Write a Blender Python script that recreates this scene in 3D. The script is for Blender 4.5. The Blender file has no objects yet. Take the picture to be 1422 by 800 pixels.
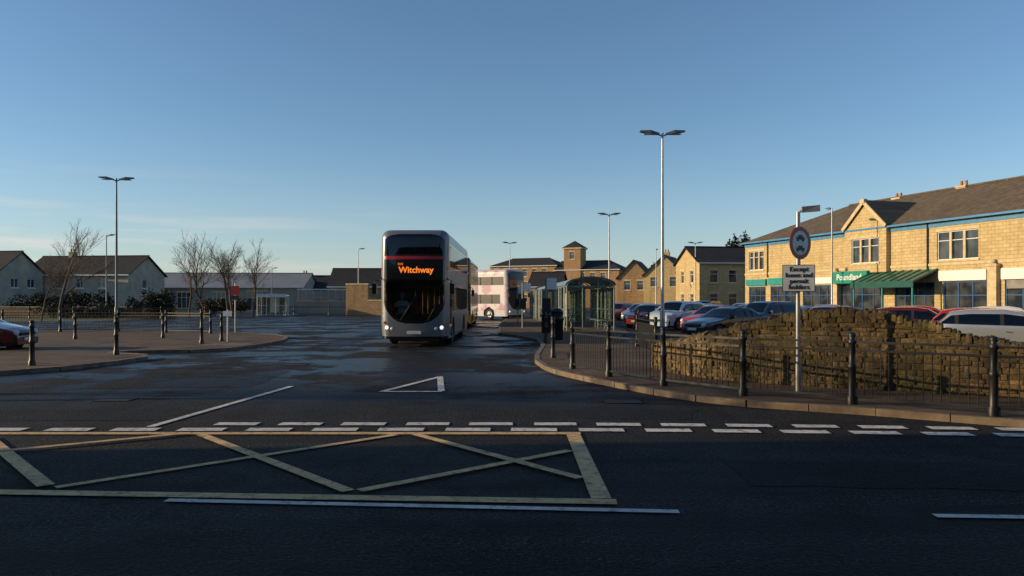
import bpy, bmesh, math, random
from mathutils import Vector, Matrix, noise as mnoise
R = random.Random(11)
scene = bpy.context.scene
scene.view_settings.view_transform = 'Standard'
scene.view_settings.look = 'None'
scene.view_settings.exposure = 0
COL = scene.collection

# ------------------------------------------------------------------ materials
MATS = {}
def newmat(name):
    m = bpy.data.materials.new(name); m.use_nodes = True
    nt = m.node_tree; bs = nt.nodes['Principled BSDF']
    MATS[name] = m
    return m, nt, bs
def nd(nt, t, **kw):
    n = nt.nodes.new(t)
    for k, v in kw.items(): setattr(n, k, v)
    return n
def c4(c): return (c[0], c[1], c[2], 1)
def mixc(nt, fac, a, b, blend='MIX'):
    n = nd(nt, 'ShaderNodeMix', data_type='RGBA', blend_type=blend)
    for i, v in ((0, fac), (6, a), (7, b)):
        if hasattr(v, 'links'): nt.links.new(v, n.inputs[i])
        elif isinstance(v, (tuple, list)): n.inputs[i].default_value = c4(v)
        else: n.inputs[i].default_value = v
    return n.outputs[2]
def mth(nt, op, a, b=None, c=None):
    n = nd(nt, 'ShaderNodeMath', operation=op)
    for i, v in enumerate((a, b, c)):
        if v is None: continue
        if hasattr(v, 'links'): nt.links.new(v, n.inputs[i])
        else: n.inputs[i].default_value = v
    return n.outputs[0]
def noise(nt, scale, detail=4, vec=None, rough=.55):
    n = nd(nt, 'ShaderNodeTexNoise'); n.inputs['Scale'].default_value = scale
    n.inputs['Detail'].default_value = detail; n.inputs['Roughness'].default_value = rough
    if vec is None:
        vec = nd(nt, 'ShaderNodeTexCoord').outputs['Object']
    nt.links.new(vec, n.inputs['Vector'])
    return n.outputs['Fac']
def scaled(nt, sc):
    mp = nd(nt, 'ShaderNodeMapping'); mp.inputs['Scale'].default_value = sc
    nt.links.new(nd(nt, 'ShaderNodeTexCoord').outputs['Object'], mp.inputs[0]); return mp.outputs[0]
def ramp(nt, f, a, b):
    n = nd(nt, 'ShaderNodeMapRange'); nt.links.new(f, n.inputs[0])
    n.inputs[1].default_value = a; n.inputs[2].default_value = b
    return n.outputs[0]
def bump(nt, bs, h, strength, dist=.01):
    b = nd(nt, 'ShaderNodeBump'); b.inputs['Strength'].default_value = strength
    b.inputs['Distance'].default_value = dist
    nt.links.new(h, b.inputs['Height']); nt.links.new(b.outputs[0], bs.inputs['Normal'])
def mat(name, base, rough=.6, metal=0, var=.15, scale=3, emis=None, estr=0, coat=0, bmp=0):
    m, nt, bs = newmat(name)
    f = noise(nt, scale)
    f = ramp(nt, f, .3, .7)
    lo = tuple(x*(1-var) for x in base); hi = tuple(min(1, x*(1+var)) for x in base)
    nt.links.new(mixc(nt, f, lo, hi), bs.inputs['Base Color'])
    bs.inputs['Roughness'].default_value = rough; bs.inputs['Metallic'].default_value = metal
    bs.inputs['Coat Weight'].default_value = coat
    if emis:
        bs.inputs['Emission Color'].default_value = c4(emis); bs.inputs['Emission Strength'].default_value = estr
    if bmp: bump(nt, bs, noise(nt, scale*8), bmp)
    return m

def wallcoord(nt):
    tc = nd(nt, 'ShaderNodeTexCoord'); s = nd(nt, 'ShaderNodeSeparateXYZ'); nt.links.new(tc.outputs['Object'], s.inputs[0])
    c = nd(nt, 'ShaderNodeCombineXYZ')
    nt.links.new(mth(nt, 'ADD', s.outputs[0], s.outputs[1]), c.inputs[0]); nt.links.new(s.outputs[2], c.inputs[1])
    return c.outputs[0]
def stonework(name, c1, c2, mortar, bw=.45, bh=.2, msz=.012):
    m, nt, bs = newmat(name)
    v = wallcoord(nt)
    b = nd(nt, 'ShaderNodeTexBrick'); nt.links.new(v, b.inputs['Vector'])
    b.inputs['Scale'].default_value = 1; b.inputs['Brick Width'].default_value = bw; b.inputs['Row Height'].default_value = bh
    b.inputs['Mortar Size'].default_value = msz; b.inputs['Color1'].default_value = c4(c1); b.inputs['Color2'].default_value = c4(c2)
    b.inputs['Mortar'].default_value = c4(mortar); b.offset_frequency = 2; b.inputs['Bias'].default_value = 0
    big = ramp(nt, noise(nt, .35, 5), .3, .7)
    mid = ramp(nt, noise(nt, 2.5, 4), .3, .75)
    stain = ramp(nt, noise(nt, 1.0, 5, scaled(nt, (1.6, 1.6, .18))), .52, .72)
    col = mixc(nt, big, b.outputs['Color'], (.5, .45, .36), 'MULTIPLY')
    n2 = mixc(nt, .3, b.outputs['Color'], col)
    n3 = mixc(nt, mth(nt, 'MULTIPLY', mid, .3), n2, tuple(x*.45 for x in c1))
    n3 = mixc(nt, mth(nt, 'MULTIPLY', stain, .4), n3, tuple(x*.35 for x in c1))
    nt.links.new(n3, bs.inputs['Base Color']); bs.inputs['Roughness'].default_value = .9
    bump(nt, bs, mth(nt, 'SUBTRACT', noise(nt, 14, 4), b.outputs['Fac']), .6, .02)
    return m
def rooftile(name, base, row=.25):
    m, nt, bs = newmat(name)
    tc = nd(nt, 'ShaderNodeTexCoord'); s = nd(nt, 'ShaderNodeSeparateXYZ'); nt.links.new(tc.outputs['Object'], s.inputs[0])
    c = nd(nt, 'ShaderNodeCombineXYZ')
    nt.links.new(mth(nt, 'ADD', s.outputs[0], 0), c.inputs[0]); nt.links.new(mth(nt, 'MULTIPLY', s.outputs[2], 1.8), c.inputs[1])
    b = nd(nt, 'ShaderNodeTexBrick'); nt.links.new(c.outputs[0], b.inputs['Vector'])
    b.inputs['Scale'].default_value = 1; b.inputs['Brick Width'].default_value = .3; b.inputs['Row Height'].default_value = row
    b.inputs['Mortar Size'].default_value = .02
    b.inputs['Color1'].default_value = c4(tuple(x*.75 for x in base)); b.inputs['Color2'].default_value = c4(tuple(x*1.3 for x in base))
    b.inputs['Mortar'].default_value = c4(tuple(x*.35 for x in base))
    f = ramp(nt, noise(nt, .8, 6), .35, .7)
    f2 = ramp(nt, noise(nt, 1.0, 5, scaled(nt, (1.5, .3, .3))), .45, .7)
    c_ = mixc(nt, mth(nt, 'MULTIPLY', f, .5), b.outputs['Color'], tuple(x*.5 for x in base))
    nt.links.new(mixc(nt, mth(nt, 'MULTIPLY', f2, .4), c_, tuple(x*.35 for x in base)), bs.inputs['Base Color'])
    bs.inputs['Roughness'].default_value = .85
    bump(nt, bs, mth(nt, 'SUBTRACT', 1, b.outputs['Fac']), .5, .02)
    return m

# asphalt
def asphalt(name, lo, hi, r0, r1):
    m, nt, bs = newmat(name)
    big = ramp(nt, noise(nt, .22, 5), .38, .62)
    mid = ramp(nt, noise(nt, 1.7, 6, rough=.65), .35, .65)
    fine = noise(nt, 26, 5, rough=.75)
    fr = ramp(nt, fine, .43, .57)
    vor = nd(nt, 'ShaderNodeTexVoronoi'); vor.inputs['Scale'].default_value = 30
    tc = nd(nt, 'ShaderNodeTexCoord'); nt.links.new(tc.outputs['Object'], vor.inputs['Vector'])
    sp = nd(nt, 'ShaderNodeSeparateXYZ'); nt.links.new(tc.outputs['Object'], sp.inputs[0])
    base = mixc(nt, big, lo, hi)
    base = mixc(nt, mth(nt, 'MULTIPLY', mid, .8), base, tuple(x*1.9 for x in hi))
    base = mixc(nt, fr, tuple(x*.12 for x in lo), base)
    speck = ramp(nt, noise(nt, 38, 2), .62, .68)
    base = mixc(nt, mth(nt, 'MULTIPLY', speck, .8), base, tuple(x*6 for x in hi))
    # wheel tracks and oil streaks: along x on the main road, along y in the station mouth
    z1 = ramp(nt, sp.outputs[1], 9.5, 12)
    tx = ramp(nt, noise(nt, 1, 6, scaled(nt, (.12, 1.3, 1)), .6), .45, .62)
    ty = ramp(nt, noise(nt, 1, 6, scaled(nt, (1.1, .1, 1)), .6), .45, .62)
    tr = mth(nt, 'ADD', mth(nt, 'MULTIPLY', tx, mth(nt, 'SUBTRACT', 1, z1)), mth(nt, 'MULTIPLY', ty, z1))
    base = mixc(nt, mth(nt, 'MULTIPLY', tr, .75), base, tuple(x*.25 for x in lo))
    vc = nd(nt, 'ShaderNodeTexVoronoi', feature='DISTANCE_TO_EDGE'); vc.inputs['Scale'].default_value = .33
    wob = nd(nt, 'ShaderNodeTexNoise'); wob.inputs['Scale'].default_value = 1.5; wob.inputs['Detail'].default_value = 6
    nt.links.new(tc.outputs['Object'], wob.inputs['Vector'])
    wv = nd(nt, 'ShaderNodeVectorMath', operation='ADD'); nt.links.new(tc.outputs['Object'], wv.inputs[0]); nt.links.new(wob.outputs['Color'], wv.inputs[1])
    nt.links.new(wv.outputs[0], vc.inputs['Vector'])
    crack = mth(nt, 'MULTIPLY', mth(nt, 'LESS_THAN', vc.outputs['Distance'], .008), ramp(nt, noise(nt, .4, 2), .46, .56))
    base = mixc(nt, mth(nt, 'MULTIPLY', crack, .85), base, (.005, .005, .006))
    zone = ramp(nt, sp.outputs[1], 11, 19)
    wetn = ramp(nt, noise(nt, .33, 9, rough=.68), .55, .48)
    wet = mth(nt, 'MULTIPLY', wetn, mth(nt, 'ADD', mth(nt, 'MULTIPLY', zone, .75), .15))
    base = mixc(nt, mth(nt, 'MULTIPLY', wet, .6), base, (.004, .004, .005))
    nt.links.new(base, bs.inputs['Base Color'])
    rr = nd(nt, 'ShaderNodeMapRange'); nt.links.new(wet, rr.inputs[0]); rr.inputs[3].default_value = r1; rr.inputs[4].default_value = r0
    nt.links.new(rr.outputs[0], bs.inputs['Roughness'])
    bs.inputs['Specular IOR Level'].default_value = .25
    bump(nt, bs, mth(nt, 'ADD', mth(nt, 'MULTIPLY', vor.outputs['Distance'], 1.0), mth(nt, 'MULTIPLY', fine, 1.2)), .9, .018)
    return m
asphalt('asphalt', (.018, .0165, .016), (.027, .025, .024), .25, .92)
asphalt('asphalt_patch', (.010, .0095, .0095), (.015, .014, .014), .4, .92)
asphalt('asphalt_old', (.045, .042, .040), (.07, .066, .060), .6, .9)
def paint_line(name, col):
    m, nt, bs = newmat(name)
    w = ramp(nt, noise(nt, 9, 8, rough=.75), .5, .64)
    w2 = ramp(nt, noise(nt, 1.2, 3), .35, .75)
    f = mth(nt, 'MULTIPLY', w, mth(nt, 'ADD', mth(nt, 'MULTIPLY', w2, .5), .5))
    dirty = mixc(nt, ramp(nt, noise(nt, 3, 5), .3, .7), col, tuple(x*.65 for x in col))
    nt.links.new(mixc(nt, f, dirty, (.04, .038, .036)), bs.inputs['Base Color']); bs.inputs['Roughness'].default_value = .75
    bs.inputs['Specular IOR Level'].default_value = .25
    bump(nt, bs, noise(nt, 50, 3), .4, .008)
paint_line('paint_white', (.78, .74, .68)); paint_line('paint_yellow', (.8, .53, .24))

def slabs(name, c1, c2, w, h):
    m, nt, bs = newmat(name)
    tc = nd(nt, 'ShaderNodeTexCoord')
    b = nd(nt, 'ShaderNodeTexBrick'); nt.links.new(tc.outputs['Object'], b.inputs['Vector'])
    b.inputs['Scale'].default_value = 1; b.inputs['Brick Width'].default_value = w; b.inputs['Row Height'].default_value = h
    b.inputs['Mortar Size'].default_value = .01; b.inputs['Color1'].default_value = c4(c1); b.inputs['Color2'].default_value = c4(c2)
    b.inputs['Mortar'].default_value = c4(tuple(x*.4 for x in c1))
    nt.links.new(mixc(nt, ramp(nt, noise(nt, .8, 6), .35, .7), b.outputs['Color'], tuple(x*.4 for x in c1)), bs.inputs['Base Color'])
    bs.inputs['Roughness'].default_value = .85; bs.inputs['Specular IOR Level'].default_value = .3
    bump(nt, bs, mth(nt, 'SUBTRACT', noise(nt, 20, 3), b.outputs['Fac']), .5, .01)
slabs('paving', (.15, .09, .05), (.20, .13, .075), .4, .2)
mat('kerbstone', (.17, .125, .085), .85, var=.4, scale=4, bmp=.3)
mat('grass', (.045, .06, .022), .95, var=.5, scale=.6)

stonework('sandstone', (.56, .41, .19), (.66, .50, .26), (.38, .28, .15), .5, .22)
stonework('sandstone_dark', (.34, .22, .11), (.46, .30, .15), (.2, .15, .1), .5, .25)
stonework('brick_orange', (.46, .25, .11), (.52, .30, .14), (.3, .22, .15), .3, .12, .01)
mat('render_white', (.38, .335, .26), .9, var=.2, scale=.8)
mat('render_cream', (.30, .27, .22), .9, var=.15, scale=.5)
mat('dressed_stone', (.56, .44, .26), .85, var=.2, scale=3)
rooftile('roof_tile', (.17, .125, .075)); rooftile('slate', (.03, .028, .028))
mat('roof_metal', (.24, .235, .23), .6, var=.12, scale=.4)
mat('fascia_blue', (.06, .22, .42), .4); mat('fascia_teal', (.02, .26, .23), .4); mat('fascia_green', (.01, .24, .16), .4); mat('canopy_green', (.02, .09, .07), .3)
mat('fascia_white', (.75, .74, .7), .5, var=.05)
mat('frame_white', (.7, .7, .68), .4, var=.05); mat('frame_blue', (.03, .12, .32), .4)
mat('black_iron', (.010, .010, .011), .45, var=.3, scale=8)
mat('galvanised', (.36, .37, .38), .42, metal=.6, var=.15, scale=6); mat('lamp_grey', (.12, .13, .14), .5, metal=.4)
mat('shelter_steel', (.2, .24, .22), .45, metal=.3, var=.1)
mat('dark_int', (.02, .02, .024), .8); mat('rubber', (.012, .012, .013), .75, bmp=.2, scale=10)
mat('sign_white', (.78, .78, .76), .4, var=.03); mat('sign_red', (.4, .02, .02), .4, var=.03); mat('sign_black', (.01, .01, .01), .5)
mat('hub', (.3, .3, .32), .35, metal=.8)
mat('bus_silver', (.19, .2, .215), .36, metal=.3, var=.12, coat=.3, scale=1)
mat('bus_black', (.008, .008, .01), .15, var=.1, coat=.4); mat('bus_window', (.02, .02, .024), .3)
mat('bus_red', (.4, .015, .035), .35, coat=.3)
mat('bus_white', (.56, .53, .54), .4, var=.06, coat=.2); mat('bus_yellow', (.75, .33, .02), .3, coat=.5)
mat('led_amber', (.1, .03, 0), .5, emis=(1, .24, .03), estr=1.0)
mat('lamp_on', (.8, .8, .8), .3, emis=(.9, .95, 1), estr=1.2)
mat('lens_clear', (.55, .57, .6), .15, var=.05); mat('lens_red', (.4, .01, .01), .2); mat('lens_orange', (.7, .2, .01), .25)
mat('seat_fabric', (.05, .02, .05), .9, var=.4, scale=6)
mat('skin', (.5, .32, .24), .6, var=.05); mat('shirt', (.6, .6, .6), .8); mat('hair', (.2, .19, .18), .8)
mat('bark', (.10, .07, .05), .95, var=.3, scale=5)
mat('plate', (.7, .7, .65), .4)
mat('blind', (.22, .2, .19), .8, var=.4, scale=1.2)
def leafmat(name, a, b):
    m, nt, bs = newmat(name)
    g = nd(nt, 'ShaderNodeNewGeometry')
    nt.links.new(mixc(nt, g.outputs['Random Per Island'], a, b), bs.inputs['Base Color']); bs.inputs['Roughness'].default_value = .8
leafmat('leaf_dark', (.012, .016, .008), (.04, .04, .02)); leafmat('leaf_brown', (.05, .035, .022), (.09, .07, .04)); leafmat('moss', (.03, .035, .012), (.08, .075, .025))
# pink flower pattern livery
m, nt, bs = newmat('bus_pink')
v = nd(nt, 'ShaderNodeTexVoronoi'); v.inputs['Scale'].default_value = .85
wn = nd(nt, 'ShaderNodeTexNoise'); wn.inputs['Scale'].default_value = 2.5; tcn = nd(nt, 'ShaderNodeTexCoord'); nt.links.new(tcn.outputs['Object'], wn.inputs[0])
va = nd(nt, 'ShaderNodeVectorMath', operation='ADD'); nt.links.new(tcn.outputs['Object'], va.inputs[0]); nt.links.new(wn.outputs['Color'], va.inputs[1])
nt.links.new(va.outputs[0], v.inputs['Vector'])
f = mth(nt, 'MULTIPLY', ramp(nt, v.outputs['Distance'], .5, .32), .75)
nt.links.new(mixc(nt, f, (.58, .52, .54), (.42, .13, .26)), bs.inputs['Base Color']); bs.inputs['Roughness'].default_value = .4
# random rubble
m, nt, bs = newmat('rubble')
g = nd(nt, 'ShaderNodeNewGeometry')
cr = nd(nt, 'ShaderNodeValToRGB'); nt.links.new(g.outputs['Random Per Island'], cr.inputs[0])
cr.color_ramp.elements[0].color = (.13, .085, .045, 1); cr.color_ramp.elements[1].color = (.33, .22, .105, 1)
e = cr.color_ramp.elements.new(.35); e.color = (.19, .13, .065, 1)
e = cr.color_ramp.elements.new(.7); e.color = (.24, .165, .08, 1)
st = mixc(nt, mth(nt, 'MULTIPLY', ramp(nt, noise(nt, 6, 8, rough=.75), .4, .62), .75), cr.outputs[0], (.055, .045, .025))
big = ramp(nt, noise(nt, .9, 6, rough=.65), .42, .6)
st = mixc(nt, mth(nt, 'MULTIPLY', big, .6), st, (.045, .045, .018))
nt.links.new(st, bs.inputs['Base Color']); bs.inputs['Roughness'].default_value = .95; bs.inputs['Specular IOR Level'].default_value = .2
bump(nt, bs, noise(nt, 16, 8, rough=.7), .8, .05)
mat('mortar', (.12, .09, .055), .95, bmp=.5)
# glass
def glassmat(name, tint, mixf, rough=.03):
    m = bpy.data.materials.new(name); m.use_nodes = True; nt = m.node_tree; MATS[name] = m
    nt.nodes.clear(); out = nd(nt, 'ShaderNodeOutputMaterial')
    t = nd(nt, 'ShaderNodeBsdfTransparent'); t.inputs[0].default_value = c4(tint)
    gl = nd(nt, 'ShaderNodeBsdfGlossy'); gl.inputs['Roughness'].default_value = rough
    fr = nd(nt, 'ShaderNodeFresnel'); fr.inputs[0].default_value = 1.5
    f = mth(nt, 'ADD', fr.outputs[0], mixf)
    mx = nd(nt, 'ShaderNodeMixShader'); nt.links.new(f, mx.inputs[0]); nt.links.new(t.outputs[0], mx.inputs[1]); nt.links.new(gl.outputs[0], mx.inputs[2])
    nt.links.new(mx.outputs[0], out.inputs[0])
glassmat('glass_bus', (.25, .26, .28), .02); glassmat('glass_windscreen', (.75, .77, .77), .0); glassmat('glass_shelter', (.66, .74, .71), .03); glassmat('glass_car', (.12, .13, .14), .03)
m, nt, bs = newmat('glass_window')
f = ramp(nt, noise(nt, .9, 2), .4, .6)
nt.links.new(mixc(nt, f, (.02, .025, .03), (.07, .075, .08)), bs.inputs['Base Color']); bs.inputs['Roughness'].default_value = .06
bs.inputs['Specular IOR Level'].default_value = .8
def carpaint(name, c, metal=.2):
    mat(name, c, .3, metal=metal, var=.03, coat=.8)
carpaint('car_red', (.46, .015, .015)); carpaint('car_white', (.7, .71, .73), 0); carpaint('car_black', (.012, .014, .02)); carpaint('car_blue', (.02, .04, .1))
carpaint('car_silver', (.45, .47, .5), .5); carpaint('car_grey', (.12, .13, .14), .4); carpaint('car_maroon', (.13, .01, .012))

# ------------------------------------------------------------------ mesh builder
class B:
    def __init__(s): s.v = []; s.f = []; s.m = []; s.s = []; s.names = []; s.M = Matrix.Identity(4)
    def mi(s, n):
        if n not in s.names: s.names.append(n)
        return s.names.index(n)
    def add(s, vs, fs, m, smooth=False):
        o = len(s.v); s.v += [s.M @ Vector(p) for p in vs]; k = m if isinstance(m, int) else s.mi(m)
        for f in fs: s.f.append([o+i for i in f]); s.m.append(k); s.s.append(smooth)
    def box(s, x0, x1, y0, y1, z0, z1, m):
        s.add([(x0,y0,z0),(x1,y0,z0),(x1,y1,z0),(x0,y1,z0),(x0,y0,z1),(x1,y0,z1),(x1,y1,z1),(x0,y1,z1)],
              [(0,3,2,1),(4,5,6,7),(0,1,5,4),(1,2,6,5),(2,3,7,6),(3,0,4,7)], m)
    def beam(s, p, q, w, h, m):   # box along p->q, w horizontal, h vertical
        p = Vector(p); q = Vector(q); d = (q-p); L = d.length; d.normalize()
        up = Vector((0,0,1)) if abs(d.z) < .95 else Vector((0,1,0))
        a = d.cross(up).normalized()*w/2; b = a.cross(d).normalized()*h/2
        s.add([p-a-b, p+a-b, p+a+b, p-a+b, q-a-b, q+a-b, q+a+b, q-a+b],
              [(0,1,2,3),(7,6,5,4),(0,4,5,1),(1,5,6,2),(2,6,7,3),(3,7,4,0)], m)
    def tube(s, p, q, r0, r1, m, n=10, caps=True, smooth=True):
        p = Vector(p); q = Vector(q); d = (q-p).normalized()
        up = Vector((0,0,1)) if abs(d.z) < .95 else Vector((1,0,0))
        a = d.cross(up).normalized(); b = d.cross(a)
        vs = []
        for c, r in ((p, r0), (q, r1)):
            for i in range(n):
                t = 2*math.pi*i/n; vs.append(c + a*math.cos(t)*r + b*math.sin(t)*r)
        s.add(vs, [(i, (i+1)%n, n+(i+1)%n, n+i) for i in range(n)], m, smooth)
        if caps: s.add(vs[:n], [tuple(range(n))[::-1]], m); s.add(vs[n:], [tuple(range(n))], m)
    def lathe(s, prof, m, n=16, o=(0,0,0), axis='z', smooth=True):
        vs = []; o = Vector(o)
        for r, h in prof:
            for i in range(n):
                t = 2*math.pi*i/n; a, b = r*math.cos(t), r*math.sin(t)
                vs.append(o + (Vector((a,b,h)) if axis == 'z' else Vector((h,a,b)) if axis == 'x' else Vector((a,h,b))))
        fs = []
        for k in range(len(prof)-1):
            for i in range(n): fs.append((k*n+i, k*n+(i+1)%n, (k+1)*n+(i+1)%n, (k+1)*n+i))
        s.add(vs, fs, m, smooth)
    def poly(s, pts, m): s.add(pts, [tuple(range(len(pts)))], m)
    def prism(s, pts, z0, z1, mt, ms=None):
        n = len(pts); ms = ms or mt
        s.poly([(x,y,z1) for x,y in pts], mt)
        s.add([(x,y,z0) for x,y in pts]+[(x,y,z1) for x,y in pts], [(i,(i+1)%n,n+(i+1)%n,n+i) for i in range(n)], ms)
    def slab(s, pts, th, m):      # thin slab, offset along -normal
        P = [Vector(p) for p in pts]; nrm = (P[1]-P[0]).cross(P[2]-P[0]).normalized()
        Q = [p-nrm*th for p in P]; n = len(P)
        s.poly(P, m); s.poly(Q[::-1], m)
        s.add(P+Q, [(i, n+i, n+(i+1)%n, (i+1)%n) for i in range(n)], m)
    def build(s, name, loc=(0,0,0), rot=0, merge=False, parent=None, recalc=True):
        me = bpy.data.meshes.new(name)
        me.from_pydata([tuple(v) for v in s.v], [], s.f)
        for n in s.names: me.materials.append(MATS[n])
        me.polygons.foreach_set('material_index', s.m); me.polygons.foreach_set('use_smooth', s.s)
        if merge or recalc:
            bm = bmesh.new(); bm.from_mesh(me)
            if merge: bmesh.ops.remove_doubles(bm, verts=bm.verts, dist=.0008)
            bm.normal_update()
            bm.to_mesh(me); bm.free()
        me.update()
        ob = bpy.data.objects.new(name, me); COL.objects.link(ob)
        ob.location = tuple(loc) if len(loc) == 3 else (loc[0], loc[1], 0); ob.rotation_euler = (0, 0, rot)
        if parent: ob.parent = parent
        return ob

def text(name, body, size, m, loc, rot, parent, align='CENTER', bold=0):
    cu = bpy.data.curves.new(name, 'FONT'); cu.body = body; cu.size = size; cu.align_x = align; cu.align_y = 'CENTER'
    cu.extrude = .003; cu.offset = bold; cu.materials.append(MATS[m]); cu.space_line = .9
    ob = bpy.data.objects.new(name, cu); COL.objects.link(ob); ob.parent = parent; ob.location = loc; ob.rotation_euler = rot
    return ob

# ------------------------------------------------------------------ ground, road
b = B(); b.poly([(-2500,-600,-.03),(2500,-600,-.03),(2500,3500,-.03),(-2500,3500,-.03)], 'grass'); b.build('ground')
b = B(); b.poly([(-110,-12,0),(110,-12,0),(110,30,0),(60,125,0),(-32,125,0),(-34,62,0),(-110,52,0)], 'asphalt'); b.build('road')
Z = .004
b = B()
def wob(pts, a=.05, st=.35):
    out = []
    for i in range(len(pts)):
        p = Vector(pts[i]); q = Vector(pts[(i+1)%len(pts)]); n = max(1, int((q-p).length/st))
        for k in range(n):
            t = k/n; w = p.lerp(q, t); out.append((w.x+R.uniform(-a,a), w.y+R.uniform(-a,a)))
    return out
for pts in ([(-16,10.95),(-4.7,11.1),(-4.9,12.2),(-9,12.3),(-16,11.9)], [(.9,11.3),(2.6,11.2),(2.9,12.1),(1.4,12.5),(.8,12)],
            [(-8.5,15),(-5.2,15.3),(-5.4,18.8),(-6.5,19.4),(-8.7,18.2)], [(-2.9,18.5),(.2,18.8),(.3,25),(-2.2,24.5)],[(-3,2.5),(8,2.5),(8,4.3),(-3,4.4)],
            [(-7.4,26),(-6.2,26),(-6.4,52),(-7.7,52)],[(2.2,7.2),(9,6.7),(9.2,7.9),(2.3,8.3)]):
    b.poly([(x,y,Z) for x,y in wob(pts)], 'asphalt_patch')
b.build('road_repair_patch')
b = B(); b.prism([(4.4,33),(40,18),(60,40),(40,66),(24,82),(8,78),(6.5,42)], .0, .008, 'asphalt_old'); b.build('car_park_ground')

def line(b, p, q, w, m, z=.013):
    p = Vector((p[0],p[1],z)); q = Vector((q[0],q[1],z)); d = (q-p).normalized(); n = Vector((-d.y, d.x, 0))*w/2
    b.poly([p-n, q-n, q+n, p+n], m)
b = B()   # give way dashes
def rowY(x, far):
    y0 = 10.75 if far else 10.28
    return y0 - (.007*max(0,x)**2 if x > 0 else 0) - .02*max(0,x)*1.0
for far in (1, 0):
    x = -4.15 if far else -8.9
    while x < 13:
        line(b, (x+R.uniform(-.015,.015), rowY(x, far)), (x+.6, rowY(x+.6, far)+R.uniform(-.012,.012)), .24, 'paint_white'); x += .89
line(b, (-4.95,10.5), (-4.42,15.4), .12, 'paint_white')
line(b, (-3.0,6.66), (1.37,6.3), .1, 'paint_white'); line(b, (3.4,6.18), (8.4,5.9), .1, 'paint_white'); line(b, (-13,7.2), (-8,6.95), .1, 'paint_white')
for i, (p, q) in enumerate((((-2.46,14.5),(-1.62,17.3)), ((-1.62,17.3),(-1.34,14.55)), ((-2.40,14.46),(-1.32,14.46)))): line(b, p, q, .13, 'paint_white', .013+.004*i)
b.build('white_road_marking')
b = B()
L = [((-13,9.98),(.89,9.98),.17),((-9,7.2),(.9,6.6),.17),((.79,9.88),(.78,6.71),.18),
     ((-6.6,9.65),(-4.32,7.12),.15),((-6.4,8.3),(-4.25,9.85),.11),((-4.22,7.1),(-1.49,9.87),.11),((-4.0,9.87),(-1.48,6.95),.13),
     ((-1.38,6.95),(.66,8.8),.12),((-1.25,9.85),(.66,7.42),.12)]
for i, (p, q, w) in enumerate(L): line(b, p, q, w, 'paint_yellow', .014+.0042*(i % 5 if i > 2 else 0)+(.0021 if i > 2 else 0))
b.build('yellow_box_marking')
b = B()
for x, y in ((1.9,13.1),(-6.9,13.4),(-5.8,20.5)):
    b.box(x-.3,x+.3,y-.22,y+.22,.003,.013,'rubber')
b.build('manhole_cover')

def kerb(b, pts, h, w=.14):
    for i in range(len(pts)-1):
        p = Vector(pts[i]+(0,)); q = Vector(pts[i+1]+(0,)); Ln = (q-p).length; n = max(1, round(Ln/.9)); d = (q-p)/n
        for k in range(n):
            a = p+d*k+d*.008; c = p+d*(k+1)-d*.008
            zz = h+.006+R.uniform(0,.006)
            b.beam((a.x,a.y,zz/2), (c.x,c.y,zz/2), w, zz, 'kerbstone')
b = B()
KR = [(16,4.9),(9.5,8.9),(7.1,10.45),(5.5,11.6),(3.85,12.55),(3.2,13.2),(2.65,14.1),(2.1,15.3),(1.6,16.5),(1.1,17.9),(.85,19.2),(.7,21),(.75,23),(1.15,28),(1.1,32),(.3,35.5),(-.6,37.5),(-.8,50),(-.3,78)]
b.prism(KR+[(6.5,78),(6.3,42),(4.6,33),(4.5,20),(5.5,16.6),(7.5,15),(10,13.4),(22,8)], -.02, .1, 'paving', 'kerbstone'); kerb(b, KR, .1)
b.build('pavement')
b = B()
KL = [(-40,16.2),(-16,17.2),(-11.9,17.7),(-11.1,18.8),(-10.7,20.6),(-10.6,22.2),(-11.1,23.2),(-12.6,24),(-12.4,24.8),(-10.6,25.2),(-9.7,26.2),(-9.35,28.5),(-9.4,31.5),(-10,34.2),(-11.2,36.4),(-13.5,38.4),(-20,40.5),(-40,42)]
b.prism(KL, -.02, .1, 'paving', 'kerbstone'); kerb(b, KL, .1)
b.prism([(-11.4,27.5),(-9.7,27.6),(-9.75,29.2),(-11.0,29.2)], .1, .106, 'kerbstone')
b.build('pavement')

# ------------------------------------------------------------------ railings, bollards
def post(b, x, y, z, h=1.14):
    b.lathe([(.085,0),(.085,.1),(.065,.14),(.058,.55),(.07,.57),(.07,.62),(.055,.64),(.05,h-.2),(.066,h-.18),(.066,h-.13),(.04,h-.11),(.062,h-.06),(.055,h-.02),(.0,h)], 'black_iron', 14, (x,y,z))
def railing(name, pts, z, h=.98, posts=True, sp=.115):
    b = B()
    for p in pts:
        if posts: post(b, p[0], p[1], z)
    for i in range(len(pts)-1):
        p = Vector(pts[i]+(z,)); q = Vector(pts[i+1]+(z,)); d = q-p; L_ = d.length; d.normalize()
        a = p+d*.07; c = q-d*.07
        for zz in (.12, h-.13, h): b.beam(a+Vector((0,0,zz)), c+Vector((0,0,zz)), .035, .035, 'black_iron')
        n = int((L_-.14)/sp)
        for k in range(1, n):
            s_ = p+d*(.07+(L_-.14)*k/n)
            b.tube(s_+Vector((0,0,.12)), s_+Vector((0,0,h-.13)), .009, .009, 'black_iron', 5, False)
    return b.build(name)
railing('pedestrian_railing', [(8.35,9.75),(6.81,10.86),(5.37,12.13),(3.97,13.2),(2.89,14.66),(2.07,16.44),(1.44,18.3)], .1)
railing('pedestrian_railing', [(-34,39.4),(-30,39.3),(-26,39.2),(-23,39.1),(-20,39),(-17.3,38.4),(-14.6,37.2)], .1, sp=.15)
railing('pedestrian_railing', [(-29,88),(-25,88),(-21,88),(-17.5,88),(-14,88)], 0, sp=.3)
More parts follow.
